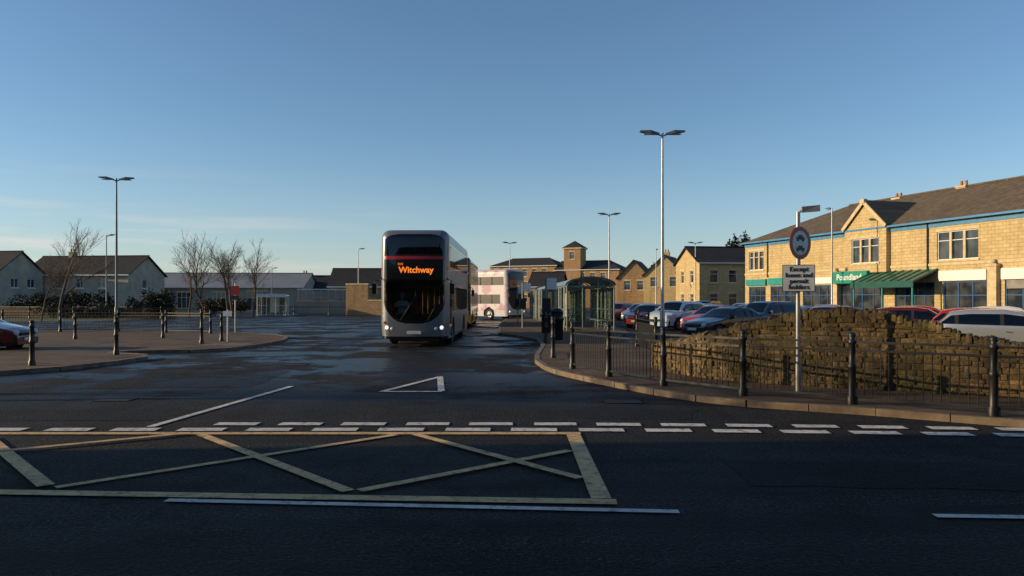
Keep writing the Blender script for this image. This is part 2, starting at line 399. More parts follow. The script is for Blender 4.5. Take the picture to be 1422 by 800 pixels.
railing('pedestrian_railing', [(-52,70),(-48,70),(-44,70),(-40,70),(-36,70),(-32,70),(-28,70)], 0, sp=.3)
railing('pedestrian_railing', [(1.16,21.7),(1.25,23.6)], .1)
railing('pedestrian_railing', [(4.3,23),(4.4,27),(5.0,31),(6.4,36),(6.6,40)], .1)
for x, y, h in ((-11.8,22.9,1.14),(-11.6,28.7,1.3),(-12,19.2,1.14),(-11.5,30.4,1.1),(1.3,29.5,1.1),(-18.2,32,1.1),(-15,33,1.1)):
    b = B(); post(b, 0,0,0, h); b.build('bollard', (x, y, .1))
def signplate_post(name, x, y, z, h, plates):
    b = B(); b.tube((0,0,0),(0,0,h),.035,.035,'galvanised',10)
    for (z0, z1, w, m) in plates: b.box(-w/2, w/2, -.05, -.036, z0, z1, m); b.box(-w/2+.03, w/2-.03, -.036, -.03, z0+.03, z1-.03, 'galvanised')
    return b.build(name, (x, y, z))
signplate_post('traffic_sign', -14.3, 39.7, .0, 2.6, [(2.0,2.45,.42,'sign_red'),(1.75,1.95,.4,'sign_black')])
signplate_post('traffic_sign', -11.1, 30.0, .1, 1.25, [(1.0,1.2,.35,'sign_white')])

# main sign
b = B(); b.tube((0,0,0),(0,0,3.22),.038,.038,'galvanised',14); b.tube((0,0,0),(0,0,.5),.055,.055,'galvanised',14)
b.tube((0,0,3.2),(.1,-.05,3.3),.025,.025,'galvanised',8)
b.add(*(lambda x0,x1:([(x0,-.09,3.2),(x1,-.09,3.22),(x1,-.02,3.22),(x0,-.02,3.2),(x0,-.1,3.3),(x1,-.08,3.33),(x1,-.02,3.33),(x0,-.01,3.3)],[(0,3,2,1),(4,5,6,7),(0,1,5,4),(1,2,6,5),(2,3,7,6),(3,0,4,7)]))(.05,.36),'galvanised')
b.box(-.28,.28,-.06,-.052,1.79,2.27,'sign_black'); b.box(-.268,.268,-.064,-.0605,1.802,2.258,'sign_white')
b.box(-.25,.25,-.05,-.035,1.95,1.98,'galvanised'); b.box(-.25,.25,-.05,-.035,2.18,2.21,'galvanised')
a = math.radians(40); b.M = Matrix.Rotation(a, 4, 'Z')
b.lathe([(0,-.052),(.215,-.052)],'sign_white',32,(0,0,2.66),'y',False); b.lathe([(.215,-.053),(.29,-.053),(.295,-.045),(.29,-.04),(0,-.04)],'sign_red',32,(0,0,2.66),'y',False)
for dz in (-.1, .09):   # car and motorcycle pictograms
    b.box(-.11,.11,-.056,-.0535,2.66+dz-.03,2.66+dz+.015,'sign_black'); b.box(-.06,.06,-.056,-.0535,2.66+dz+.016,2.66+dz+.05,'sign_black')
    for sx in (-.07,.07): b.lathe([(0,-.057),(.028,-.057)],'sign_black',12,(sx,0,2.66+dz-.035),'y',False)
b.M = Matrix.Identity(4)
sg = b.build('traffic_sign', (5.12, 13.75, .1), math.radians(-8))
text('sign_text', 'Except\nbuses and\npermit\nholders', .118, 'sign_black', (0,-.067,2.03), (math.pi/2,0,0), sg, bold=.001)

# ------------------------------------------------------------------ rubble wall
wp = [(3.55,18.6),(3.75,17.3),(4.2,16.2),(4.9,15.4),(5.6,14.8),(6.2,14.4),(6.8,14.1),(7.4,13.75),(8.0,13.35),(8.7,12.9),(9.6,12.3),(11,11.3),(14,9.3)]
wh = [.5,.62,.84,1.1,1.3,1.36,1.32,1.14,.92,.78,.72,.72,.72]
def wsample(s):
    acc = 0
    for i in range(len(wp)-1):
        p = Vector(wp[i]); q = Vector(wp[i+1]); l = (q-p).length
        if s <= acc+l or i == len(wp)-2:
            t = (s-acc)/l; t = min(1, max(0, t)); d = (q-p).normalized(); ts = t*t*(3-2*t); return p.lerp(q, t), d, wh[i]*(1-ts)+wh[i+1]*ts
        acc += l
wl = sum((Vector(wp[i+1])-Vector(wp[i])).length for i in range(len(wp)-1))
b = B()
def stone(b, s0, s1, z0, z1, dep, back=0.0):
    p, d, _ = wsample((s0+s1)/2); nrm = Vector((d.y, -d.x)); hw = (s1-s0)/2
    P = []
    j = lambda a: R.uniform(-a, a)
    def pt(u, w, z): q = p+d*u+nrm*w; return (q.x, q.y, z)
    outs = dep+R.uniform(-.015,.018)
    h_ = (z1-z0)/2; zi = (z0+z1)/2
    ring = [(-hw,-h_*.7),(-hw*.8,-h_),(hw*.8,-h_),(hw,-h_*.7),(hw,h_*.7),(hw*.8,h_),(-hw*.8,h_),(-hw,h_*.7)]
    ring = [(u+j(.008), zi+w+j(.006)) for u, w in ring]
    P += [pt(u, back, z) for u, z in ring]
    P += [pt(u, outs-.028, z) for u, z in ring]
    P += [pt(u*.9, outs-.006, zi+(z-zi)*.86) for u, z in ring]
    P += [pt(u*.5, outs+j(.006), zi+(z-zi)*.45) for u, z in ring]
    F = []
    for r_ in range(3):
        for i in range(8): F.append((r_*8+i, r_*8+(i+1)%8, (r_+1)*8+(i+1)%8, (r_+1)*8+i))
    F.append(tuple(range(24, 32)))
    b.add(P, F, 'rubble', False)
for side in (1, -1):
    z = .08
    while z < 1.6:
        ch = R.uniform(.055, .12); s = 0
        while s < wl:
            w = R.choice((R.uniform(.08,.18), R.uniform(.16,.36)))
            hh = wsample(s+w/2)[2]+.1
            zt = min(z+ch, hh)
            if zt-z > .03:
                o = .04*mnoise.noise(Vector((s*.6, z*2, 0)))+.012*mnoise.noise(Vector((s*4, z*2, 5)))
                if side == 1: stone(b, s+.002, min(wl, s+w)-.002, z+o-.001, zt+o+.001, .18)
                elif z > .4: stone(b, s+.003, min(wl, s+w)-.003, z, zt, -.15, .0)
            s += w
        z += ch
s = 0
while s < wl:    # upright coping stones
    w = R.uniform(.06, .14); hh = wsample(s+w/2)[2]+.1
    p, d, _ = wsample(s+w/2); nrm = Vector((d.y,-d.x)); up = R.uniform(.13,.185); dd = R.uniform(.18,.21)
    tl = R.uniform(-.02,.02)
    def q(u, n_, z): v = p+d*u+nrm*n_; return (v.x, v.y, z)
    h0 = hh-.03; a1 = up*R.uniform(.6,.75)
    prof = [(-dd,0),(dd,0),(dd,a1),(dd*R.uniform(.4,.6),up),(-dd*R.uniform(.4,.6),up),(-dd,a1)]
    P = [q(-w/2+.001, n_, h0+z_*.95) for n_, z_ in prof]+[q(0, n_*1.02, h0+z_*1.04) for n_, z_ in prof]+[q(w/2-.001+tl*.3, n_, h0+z_*.95) for n_, z_ in prof]
    b.add(P, [tuple(range(6))[::-1], tuple(range(12,18))]+[(r_*6+i,r_*6+(i+1)%6,r_*6+6+(i+1)%6,r_*6+6+i) for i in range(6) for r_ in (0,1)], 'rubble')
    # moss tufts in the joints
    for _ in range(5):
        c = Vector(q(R.uniform(-w/2,w/2), R.uniform(-dd*.7,dd), h0+up*R.uniform(.85,1.0))); u_ = Vector((R.gauss(0,1),R.gauss(0,1),R.gauss(0,1))).normalized()*.022; v_ = u_.cross(Vector((R.gauss(0,1),R.gauss(0,1),R.gauss(0,1)))).normalized()*.018
        b.poly([c-u_,c+v_,c+u_,c-v_],'moss')
    s += w
n = 60
for i in range(n):
    p, d, h = wsample(wl*i/n); q_, d2, h2 = wsample(wl*(i+1)/n); n1 = Vector((d.y,-d.x)); n2 = Vector((d2.y,-d2.x))
    A = [p+n1*.158, q_+n2*.158, q_-n2*.12, p-n1*.12]; hs = [h,h2,h2,h]
    V = [(a_.x,a_.y,.05) for a_ in A]+[(a_.x,a_.y,.1+hh) for a_,hh in zip(A,hs)]
    b.add(V, [(4,5,6,7),(0,1,5,4),(2,3,7,6)], 'mortar')
b.build('rubble_stone_wall')

# ------------------------------------------------------------------ street lamps
def lamp(name, x, y, h, ang=0, heads=2, z=.0, mt='galvanised'):
    b = B(); b.lathe([(.1,0),(.1,1.3),(.065,1.42),(.06,h*.5),(.04,h-.1),(.04,h)], mt, 12)
    b.box(-.06,.06,-.106,-.09,.5,1.0,mt)
    for sx in ((1,-1) if heads == 2 else (1,)):
        b.tube((0,0,h-.08),(sx*.22,0,h),.03,.025,mt,8)
        x0, x1 = sx*.12, sx*.85
        V = [(x0,-.07,h-.03),(x0,.07,h-.03),(x0,.07,h+.03),(x0,-.07,h+.03),(sx*.45,-.16,h),(sx*.45,.16,h),(sx*.45,.12,h+.13),(sx*.45,-.12,h+.13),
             (x1,-.1,h+.08),(x1,.1,h+.08),(x1,.09,h+.12),(x1,-.09,h+.12)]
        b.add(V, [(0,1,2,3),(0,4,5,1),(1,5,6,2),(2,6,7,3),(3,7,4,0),(4,8,9,5),(5,9,10,6),(6,10,11,7),(7,11,8,4),(8,11,10,9)], 'lamp_grey')
        b.box(min(sx*.3,sx*.7),max(sx*.3,sx*.7),-.09,.09,h-.025,h-.01,'lens_clear')
    b.tube((0,0,h-.1),(0,0,h+.08),.05,.03,mt,10)
    b.build(name, (x, y, z), ang)
lamp('street_lamp', 5.68, 29, 8.0); lamp('street_lamp', 7.15, 56.5, 8); lamp('street_lamp', -.25, 85, 8, .3)
lamp('street_lamp', -20.6, 40, 8, .2, 2, 0, 'lamp_grey'); lamp('street_lamp', -39.6, 75, 8, 0, 1, 0, 'lamp_grey'); lamp('street_lamp', -19, 95, 8, .5, 1)
lamp('street_lamp', 22.7, 54.5, 8.2, 1.6, 1); lamp('street_lamp', 20.3, 85, 8, 0, 2); lamp('street_lamp', -35, 112, 6.3, 0, 1, 0, 'lamp_grey')
lamp('street_lamp', 18, 96, 8, 1.2, 1)

# ------------------------------------------------------------------ buildings
def wall(b, a, c, z0, z1, ops, m, frame='frame_white', trim=None, depth=.14):
    a = Vector((a[0],a[1],0)); c = Vector((c[0],c[1],0)); d = (c-a); L_ = d.length; d.normalize(); nrm = Vector((d.y,-d.x,0))
    def P(s, z, o=0): v = a+d*s+nrm*o; return (v.x, v.y, z)
    ss = sorted({0, L_} | {v for o in ops for v in o[:2]}); zs = sorted({z0, z1} | {v for o in ops for v in o[2:4]})
    for i in range(len(ss)-1):
        for k in range(len(zs)-1):
            sm = (ss[i]+ss[i+1])/2; zm = (zs[k]+zs[k+1])/2
            if any(o[0] < sm < o[1] and o[2] < zm < o[3] for o in ops): continue
            b.poly([P(ss[i],zs[k]),P(ss[i+1],zs[k]),P(ss[i+1],zs[k+1]),P(ss[i],zs[k+1])], m)
    for o in ops:
        s0, s1, y0, y1 = o[:4]; nm = o[4] if len(o) > 4 else 1; fr = o[5] if len(o) > 5 else frame; rm = trim or m
        for q in ([P(s0,y0),P(s0,y0,-depth),P(s0,y1,-depth),P(s0,y1)],[P(s1,y0,-depth),P(s1,y0),P(s1,y1),P(s1,y1,-depth)],
                  [P(s0,y1),P(s0,y1,-depth),P(s1,y1,-depth),P(s1,y1)],[P(s0,y0,-depth),P(s0,y0),P(s1,y0),P(s1,y0,-depth)]): b.poly(q, rm)
        b.poly([P(s0,y0,-depth),P(s1,y0,-depth),P(s1,y1,-depth),P(s0,y1,-depth)], 'glass_window')
        f = .06
        def fb(u0,u1,v0,v1,o0=-depth+.004,o1=-depth+.06,mm=fr):
            V = [P(u0,v0,o0),P(u1,v0,o0),P(u1,v0,o1),P(u0,v0,o1),P(u0,v1,o0),P(u1,v1,o0),P(u1,v1,o1),P(u0,v1,o1)]
            b.add(V, [(0,3,2,1),(4,5,6,7),(0,1,5,4),(1,2,6,5),(2,3,7,6),(3,0,4,7)], mm)
        fb(s0+.001,s0+f,y0+.001,y1-.001); fb(s1-f,s1-.001,y0+.001,y1-.001); fb(s0+f,s1-f,y1-f,y1-.001); fb(s0+f,s1-f,y0+.001,y0+f)
        for k in range(1, nm):
            u = s0+(s1-s0)*k/nm
            if trim and fr == frame: fb(u-.09,u+.09,y0+f,y1-f,-depth+.006,-.02,trim)
            else: fb(u-.03,u+.03,y0+f,y1-f,-depth+.006,-depth+.055)
        if y1-y0 > 1.1: fb(s0+f,s1-f,y0+(y1-y0)*.68-.025,y0+(y1-y0)*.68+.025,-depth+.007,-depth+.05)
        tm = trim or ('dressed_stone' if m != 'render_white' else 'frame_white')
        if y0 > .3: fb(s0-.08,s1+.08,y0-.12,y0-.003,.003,.06,tm)
        if tm == 'dressed_stone': fb(s0-.1,s1+.1,y1+.003,y1+.2,.003,.025,tm)
def building(name, loc, ang, W, D, ev, rd, wm, rm, front=(), left=(), right=(), axis='x', hip=(0,0), chim=(), frame='frame_white', trim=None, gutter='frame_white', b=None, back=()):
    own = b is None; b = b or B(); oh = .3
    wall(b,(0,0),(W,0),0,ev,front,wm,frame,trim); wall(b,(W,0),(W,D),0,ev,right,wm,frame,trim); wall(b,(W,D),(0,D),0,ev,back,wm,frame,trim); wall(b,(0,D),(0,0),0,ev,left,wm,frame,trim)
    if axis == 'x':
        h = rd-ev; k = h/(D/2); e = ev-oh*k+.06; xl = -oh; xr = W+oh
        rl = -oh if not hip[0] else hip[0]; rr = W+oh if not hip[1] else W-hip[1]
        b.slab([(xl,-oh,e),(xr,-oh,e),(rr,D/2,rd+.06),(rl,D/2,rd+.06)],.1,rm); b.slab([(xr,D+oh,e),(xl,D+oh,e),(rl,D/2,rd+.06),(rr,D/2,rd+.06)],.1,rm)
        if hip[0]: b.slab([(xl,D+oh,e),(xl,-oh,e),(rl,D/2,rd+.06)],.1,rm)
        else: b.poly([(0,D,ev),(0,0,ev),(0,D/2,rd-.04)],wm)
        if hip[1]: b.slab([(xr,-oh,e),(xr,D+oh,e),(rr,D/2,rd+.06)],.1,rm)
        else: b.poly([(W,0,ev),(W,D,ev),(W,D/2,rd-.04)],wm)
        b.beam((rl,D/2,rd+.09),(rr,D/2,rd+.09),.25,.1,rm)
        for y in (-oh-.06, D+oh+.06): b.beam((xl,y,e-.06),(xr,y,e-.06),.11,.13,gutter)
    else:
        h = rd-ev; k = h/(W/2); e = ev-oh*k+.06
        b.slab([(-oh,D+oh,e),(-oh,-oh,e),(W/2,-oh,rd+.06),(W/2,D+oh,rd+.06)],.1,rm); b.slab([(W+oh,-oh,e),(W+oh,D+oh,e),(W/2,D+oh,rd+.06),(W/2,-oh,rd+.06)],.1,rm)
        b.poly([(0,0,ev),(W,0,ev),(W/2,0,rd-.04)],wm); b.poly([(W,D,ev),(0,D,ev),(W/2,D,rd-.04)],wm)
        for x in (-oh-.06, W+oh+.06): b.beam((x,-oh,e-.06),(x,D+oh,e-.06),.11,.13,gutter)
    for cx, cy, ch in chim:
        b.box(cx-.4,cx+.4,cy-.3,cy+.3,rd-1.2,rd+ch,wm); b.box(cx-.46,cx+.46,cy-.36,cy+.36,rd+ch,rd+ch+.12,'dressed_stone')
        for o in (-.2,.2): b.tube((cx+o,cy,rd+ch+.12),(cx+o,cy,rd+ch+.5),.12,.1,'brick_orange',10)
    return b.build(name, (loc[0],loc[1],loc[2] if len(loc)>2 else 0), ang) if own else b

# main shopping building
b = B(); ang = math.atan2(-.956,.293)
ops = [(.6,2.8,4.4,6.1,3),(14.1,16.8,4.4,6.2,3),(21.5,24.6,4.3,6.15,3),(30,33.1,4.3,6.15,3),(39,42,4.3,6.15,3)]
shops = [(.6,3.1,.4,2.9,3,'frame_blue'),(3.8,7.4,.4,2.9,4,'frame_blue'),(8.1,11.9,.4,2.9,4,'frame_blue'),(12.5,16.9,.4,2.9,4,'frame_blue'),(17.9,21.3,.15,2.9,4,'frame_blue'),
         (22,25.2,.15,2.9,3,'frame_blue'),(26.4,30.8,.15,2.9,4,'frame_blue'),(32,36,.15,2.9,4,'frame_blue'),(37,42,.15,2.9,4,'frame_blue')]
building('x', (0,0), 0, 48, 13, 7.0, 9.9, 'sandstone', 'roof_tile', front=[o for o in ops if not 13<o[0]<17]+shops, left=[(2,4,4.4,6.1,2),(7,9,4.4,6.1,2)], hip=(6,0), chim=((17.6,6.5,.0),(11.5,6.5,-.1),(38,6.5,.3)), trim='dressed_stone', gutter='fascia_blue', b=b)
wall(b,(13.4,-.35),(17.5,-.35),3.7,7.0,[(14.1-13.4,16.8-13.4,4.4,6.2,3)],'sandstone','frame_white','dressed_stone')
b.poly([(13.4,-.35,7),(17.5,-.35,7),(15.45,-.35,8.75)],'sandstone')
for x in (13.4,17.5): b.poly([(x,-.35,3.7),(x,.0,3.7),(x,.0,7),(x,-.35,7)],'sandstone')
b.poly([(13.4,-.35,3.7),(17.5,-.35,3.7),(17.5,0,3.7),(13.4,0,3.7)],'dressed_stone')
for sx in (-1,1):
    x0 = 15.45+sx*2.15; pts = [(x0,-.5,6.98),(15.45,-.5,8.9),(15.45,4.6,8.9),(x0,.9,6.98)]
    if sx > 0: pts = pts[::-1]
    b.slab(pts[::-1],.12,'roof_tile')
    b.beam((x0,-.53,6.93),(15.45,-.53,8.86),.06,.26,'dressed_stone')
b.box(15.25,15.65,-.62,-.3,8.75,9.05,'dressed_stone')
b.box(0,13.4,-.06,-.003,3.95,4.12,'dressed_stone'); b.box(17.5,48,-.06,-.003,3.95,4.12,'dressed_stone')
b.box(0,13.3,-.05,-.003,6.5,6.72,'fascia_blue'); b.box(17.6,48,-.05,-.003,6.5,6.72,'fascia_blue')
for x0,x1,m,z0,z1 in ((.4,3.3,'fascia_teal',3.0,3.55),(3.7,7.6,'fascia_teal',3.0,3.6),(8,12,'fascia_white',3.0,3.5),(12.3,15.9,'fascia_green',2.95,3.85),(21.8,25.3,'fascia_white',2.95,3.6),(26.3,31,'fascia_white',2.95,3.6),(31.9,36.2,'fascia_teal',2.95,3.6),(36.9,42.2,'fascia_white',2.95,3.6)):
    y1 = -.003; b.box(x0,x1,-.2 if m!='fascia_green' else -.6,y1,z0,z1,m)
# glazed canopy with posts
b.slab([(15.9,-2.0,2.95),(21.6,-2.0,2.95),(21.6,-.003,3.75),(15.9,-.003,3.75)],.06,'canopy_green')
b.box(15.9,21.6,-2.06,-2.003,2.55,2.98,'canopy_green')
for i in range(9): x = 15.95+i*.7; b.beam((x,-2.0,2.985),(x,-.05,3.77),.07,.05,'fascia_green')
for x in (16.1,18.8,21.4): b.tube((x,-1.9,0),(x,-1.9,2.9),.06,.06,'fascia_teal',10)
for x in (12.2,25.8,31.4,36.6):
    b.box(x-.3,x+.3,-.32,-.003,0,3.75,'dressed_stone'); b.box(x-.38,x+.38,-.4,-.003,3.75,3.9,'dressed_stone'); b.lathe([(.0,4.2),(.12,4.16),(.17,4.05),(.12,3.94),(.1,3.9)],'dressed_stone',12,(x,-.2,0))
for x in (3.45,7.75,20.8,28.6,35): b.tube((x,-.09,3.7 if x<30 else .2),(x,-.09,6.8),.05,.05,'black_iron',8)
b.box(26.6,30.6,-.1,-.003,2.4,2.9,'blind')
mb = b.build('sandstone_shop_building', (21.5,70.8,0), ang)
text('shop_sign_text','Poundland',.62,'sign_white',(14.1,-.61,3.4),(math.pi/2,0,0),mb,bold=.01)

# stone buildings behind
building('stone_house',(20.5,84),math.radians(9),13,7,5.9,7.7,'sandstone','slate',front=[(1.2,2.2,3.6,5.0,1),(3.4,4.4,3.6,5.0,1),(5.6,6.6,3.6,5,1),(1.2,2.2,.9,2.4,1),(3.4,4.4,.9,2.4,1),(5.6,6.6,0.1,2.3,1)],left=[(1.6,2.5,3.6,5,1),(4.4,5.3,3.6,5,1),(1.6,2.5,.9,2.4,1),(4.4,5.3,.9,2.4,1)],chim=((9,3.5,.4),),trim='dressed_stone')
building('stone_house',(19.2,112),math.radians(-22),6,9,5.4,8.2,'sandstone','slate',front=[(1,2,3.6,5,1),(3.8,4.8,3.6,5,1)],left=[(2,3,3.6,5,1),(5,6,3.6,5,1)],axis='y',chim=((3,2,.4),))
building('stone_house',(16.2,118),math.radians(-18),5,8,5.2,7.8,'sandstone_dark','slate',front=[(1,2,3.2,4.6,1),(3,4,3.2,4.6,1)],left=[(2,3,3.2,4.6,1),(5,6,3.2,4.6,1)],axis='y')
building('stone_house',(24,100),math.radians(5),10,8,5.6,8,'sandstone','slate',front=[(1,2,3.4,4.8,1),(4,5,3.4,4.8,1)],chim=((2,4,.5),))
# mill with tower
b = B()
wins = [(1+i*2.1,2+i*2.1,z,z+1.5,1) for i in range(6) for z in (1.2,3.8,6.4)]
building('x',(0,0),0,14.5,9,8.6,10.2,'brick_orange','slate',front=wins,left=[(1+i*2.1,2+i*2.1,z,z+1.5,1) for i in range(3) for z in (1.2,3.8,6.4)],hip=(3,3),b=b)
b.M = Matrix.Translation((14.6,-1,0))
building('x',(0,0),0,13,9,7.6,9.4,'brick_orange','slate',front=[o for o in [(1+i*2.1,2+i*2.1,z,z+1.4,1) for i in range(5) for z in (1,3.2,5.5)]],left=[(1+i*2.1,2+i*2.1,z,z+1.4,1) for i in range(3) for z in (1,3.2,5.5)],hip=(0,3),b=b)
b.M = Matrix.Translation((16.6,-1.3,0))
wall(b,(0,0),(3.4,0),0,11.6,[(1.2,2.2,9.6,11,1)],'brick_orange'); wall(b,(3.4,0),(3.4,3.4),0,11.6,[],'brick_orange'); wall(b,(3.4,3.4),(0,3.4),0,11.6,[],'brick_orange'); wall(b,(0,3.4),(0,0),0,11.6,[(1.2,2.2,9.6,11,1)],'brick_orange')
b.box(-.25,3.65,-.25,3.65,11.6,11.85,'dressed_stone')
for q in (((-.3,-.3),(3.7,-.3)),((3.7,-.3),(3.7,3.7)),((3.7,3.7),(-.3,3.7)),((-.3,3.7),(-.3,-.3))): b.poly([(*q[0],11.86),(*q[1],11.86),(1.7,1.7,13.3)],'slate')
b.M = Matrix.Identity(4)
b.build('mill_building',(-4.5,158),math.radians(-24))
building('stone_house',(2.3,104),math.radians(-12),4.2,7,3.6,5.5,'sandstone_dark','slate',front=[(1,2,1,2.4,1)])
# left side
building('stone_house',(-22.8,96),math.radians(2),6.6,7,3.5,5.7,'sandstone_dark','slate',front=[(1,2,1,2.3,1),(3.5,4.5,1,2.3,1)])
building('stone_house',(-34.5,122),math.radians(5),5,7,3.5,5.6,'sandstone_dark','slate',front=[(1,2,1,2.3,1)],chim=((1,3.5,.4),))
hw = [(1.2+i*3.1,2.3+i*3.1,3.2,4.4,2) for i in range(4)]+[(1.2+i*3.1,2.5+i*3.1,.9,2.2,2) for i in range(4)]
building('white_house',(-62.5,98),math.radians(-7),14.5,8,5.0,7.4,'render_white','slate',front=hw,right=[(3,4,3.2,4.3,1)],chim=((4,4,.5),))
b = B(); building('x',(0,0),0,9,7,5.1,7.6,'render_white','slate',front=[(5,6,3.2,4.3,2)],right=[(2,3.2,3.2,4.3,2),(4.5,5.7,3.2,4.3,2)],axis='x',b=b)
b.box(6.2,8.2,-.7,-.003,.3,2.3,'render_white'); b.slab([(6.1,-.8,2.3),(8.3,-.8,2.3),(8.3,-.003,2.7),(6.1,-.003,2.7)],.06,'slate')
b.box(6.3,8.1,-.72,-.703,.95,2.1,'frame_white')
for i in range(3): b.box(6.4+i*.57,6.87+i*.57,-.726,-.7225,1.03,2.02,'glass_window')
b.build('white_house',(-69.5,92),math.radians(-10))
building('warehouse',(-53,112),math.radians(4),22,14,3.6,5.8,'render_cream','roof_metal',front=[(4,6,.5,2.8,3),(9,11,.5,2.8,3),(14,17,.1,3.0,4)],axis='x')
b = B(); b.box(0,6.2,0,.35,0,1.5,'render_cream'); b.box(-.05,6.25,-.05,.4,1.5,1.62,'dressed_stone')
for i in range(8): b.box(.1+i*.86,.2+i*.86,.1,.2,1.62,2.9,'galvanised')
b.box(0,6.2,.08,.22,2.9,3.0,'frame_white'); b.box(.05,6.15,.14,.16,1.75,2.75,'render_cream'); b.build('ramp_wall',(-25.2,90,0),.12)
b = B(); b.box(0,2.6,0,.4,0,3.4,'sandstone_dark'); b.box(-.05,2.65,-.05,.45,3.4,3.55,'dressed_stone'); b.box(2.6,5.5,0,.4,0,1.6,'sandstone_dark'); b.box(2.6,5.55,-.05,.45,1.6,1.73,'dressed_stone'); b.build('stone_wall',(-18.6,86,0),-.2)
b = B(); b.box(0,30,0,.3,0,1.0,'sandstone_dark'); b.box(-.03,30.03,-.04,.34,1.0,1.08,'dressed_stone'); b.build('stone_wall',(-62,74,0),-.03)
# unseen terraces beside and behind the camera, added to darken the foreground road
building('unseen_terrace_row',(-18,-16.4),math.radians(90),23.6,12,8.2,11.2,'sandstone_dark','slate',front=[(2+i*4,3.2+i*4,z,z+1.5,2) for i in range(5) for z in (1,4.2)],right=[(3,4.2,4.2,5.7,2)],chim=((5,6,.8),(14,6,.8)))
building('unseen_terrace_row',(32,-4),math.radians(180),48,10,10.5,13.5,'sandstone_dark','slate',front=[(2+i*4,3.2+i*4,z,z+1.5,2) for i in range(11) for z in (1,4.2,7.4)],chim=((5,5,.8),(14,5,.8),(30,5,.8)))

# ------------------------------------------------------------------ bus
def wheel(b, x, y, r, w, sgn):
    o = (x, y, r)
    b.lathe([(r*.6,sgn*w/2),(r*.85,sgn*w/2+sgn*.01),(r*.96,sgn*w*.42),(r,sgn*w*.25),(r,-sgn*w*.35),(r*.9,-sgn*w/2),(0,-sgn*w/2)],'rubber',22,o,'x')
    b.lathe([(r*.62,sgn*w*.49),(r*.56,sgn*w*.3),(r*.3,sgn*w*.32),(r*.25,sgn*w*.48),(0,sgn*w*.5)],'hub',22,o,'x')
    for i in range(8):
        t = i*math.pi/4; b.beam((x+sgn*w*.36, y+math.cos(t)*r*.2, r+math.sin(t)*r*.2),(x+sgn*w*.36, y+math.cos(t)*r*.57, r+math.sin(t)*r*.57),.03,.03,'hub')
def bus(name, loc, rot, livery, res=.05, dest=None, lights=True, interior=True):
    b = B(); hw, L_, z0, z1, r = 1.265, 10.6, .3, 4.34, .32
    wy = (2.15, 7.75); wr = .49
    def mp(p):
        x, y, z = p
        rr = r
        cx = max(-hw+rr, min(hw-rr, x)); cy = max(rr, min(L_-rr, y)); cz = min(z1-rr, z)
        d = Vector((x-cx, y-cy, z-cz))
        if d.length > 1e-6:
            d = d.normalized()*rr
        q = Vector((cx, cy, cz))+d
        if y < 1.2:  # raked, bulging front
            k = 1-max(0, q.y)/1.2
            q.y += k*(.10*(q.x/hw)**2 + .035*max(0, q.z-2.3)**2 + .06*max(0,.9-q.z)**2)-.05*k
        if z < .9: q.x *= 1-.03*(.9-z)/.6
        return q
    def sheet(tag, us, vs, fn):
        nu, nv = len(us), len(vs); V = [mp(fn(u, v)) for v in vs for u in us]
        groups = {}
        for j in range(nv-1):
            for i in range(nu-1):
                c = fn((us[i]+us[i+1])/2, (vs[j]+vs[j+1])/2); m = livery(tag, *c)
                if tag in ('l','r') and c[2] < 1.15 and any((c[1]-w)**2+(c[2]-wr)**2 < .6**2 for w in wy): continue
                groups.setdefault(m, []).append((j*nu+i, j*nu+i+1, (j+1)*nu+i+1, (j+1)*nu+i))
        o = len(b.v); b.v += V
        for m, fs in groups.items():
            k = b.mi(m)
            for f in fs: b.f.append([o+i for i in f]); b.m.append(k); b.s.append(True)
    def lin(a, c, st): n = max(2, round((c-a)/st)); return [a+(c-a)*i/n for i in range(n+1)]
    rf = res*.6
    X = lin(-hw, hw, rf); Zs = lin(z0, z1, rf); Y = lin(0, L_, res*1.6); Zc = lin(z0, z1, res)
    sheet('f', X, Zs, lambda u, v: (u, 0, v)); sheet('b', [hw-2*hw*i/16 for i in range(17)], Zc, lambda u, v: (u, L_, v))
    sheet('r', Y, Zc, lambda u, v: (hw, u, v)); sheet('l', Y[::-1], Zc, lambda u, v: (-hw, u, v)); sheet('t', lin(-hw,hw,.1), Y, lambda u, v: (u, v, z1))
    b.box(-hw+.06,hw-.06,.35,L_-.2,z0+.02,z0+.1,'dark_int'); b.box(-hw+.03,hw-.03,1.4,L_-.1,2.3,2.42,'dark_int')
    b.box(-hw+.03,hw-.03,.16,1.4,2.5,2.56,'dark_int')
    b.box(-hw+.05,hw-.05,9.9,9.95,.4,4.1,'dark_int')
    for sx in (-1, 1):
        for w in wy:
            wheel(b, sx*(hw-.19), w, wr, .28, sx)
            n = 14
            for i in range(n):
                t0, t1 = -.2+(math.pi+.4)*i/n, -.2+(math.pi+.4)*(i+1)/n
                q = [(sx*(hw-.005), w+.6*math.cos(t0), wr+.6*math.sin(t0)),(sx*(hw-.005), w+.6*math.cos(t1), wr+.6*math.sin(t1)),(sx*(hw-.5), w+.6*math.cos(t1), wr+.6*math.sin(t1)),(sx*(hw-.5), w+.6*math.cos(t0), wr+.6*math.sin(t0))]
                b.poly(q, 'dark_int')
        b.tube((sx*1.2,.12,2.5),(sx*1.4,-.2,2.42),.02,.02,'bus_black',8); b.tube((sx*1.4,-.2,2.42),(sx*1.42,-.2,2.3),.02,.02,'bus_black',8)
        b.box(min(sx*1.33,sx*1.5),max(sx*1.33,sx*1.5),-.26,-.16,1.95,2.32,'bus_black')
        for i, (hx, hz, rr) in enumerate(((1.0,.72,.075),(.8,.68,.07),(1.1,.9,.05))):
            yy = -.05+.10*(hx/hw)**2-.03
            b.lathe([(0,0),(rr*.7,.004),(rr,.02),(rr,.06)],'lamp_on' if (lights and i == 0) else ('lens_orange' if i == 2 else 'lens_clear'),16,(sx*hx,yy+.02,hz),'y')
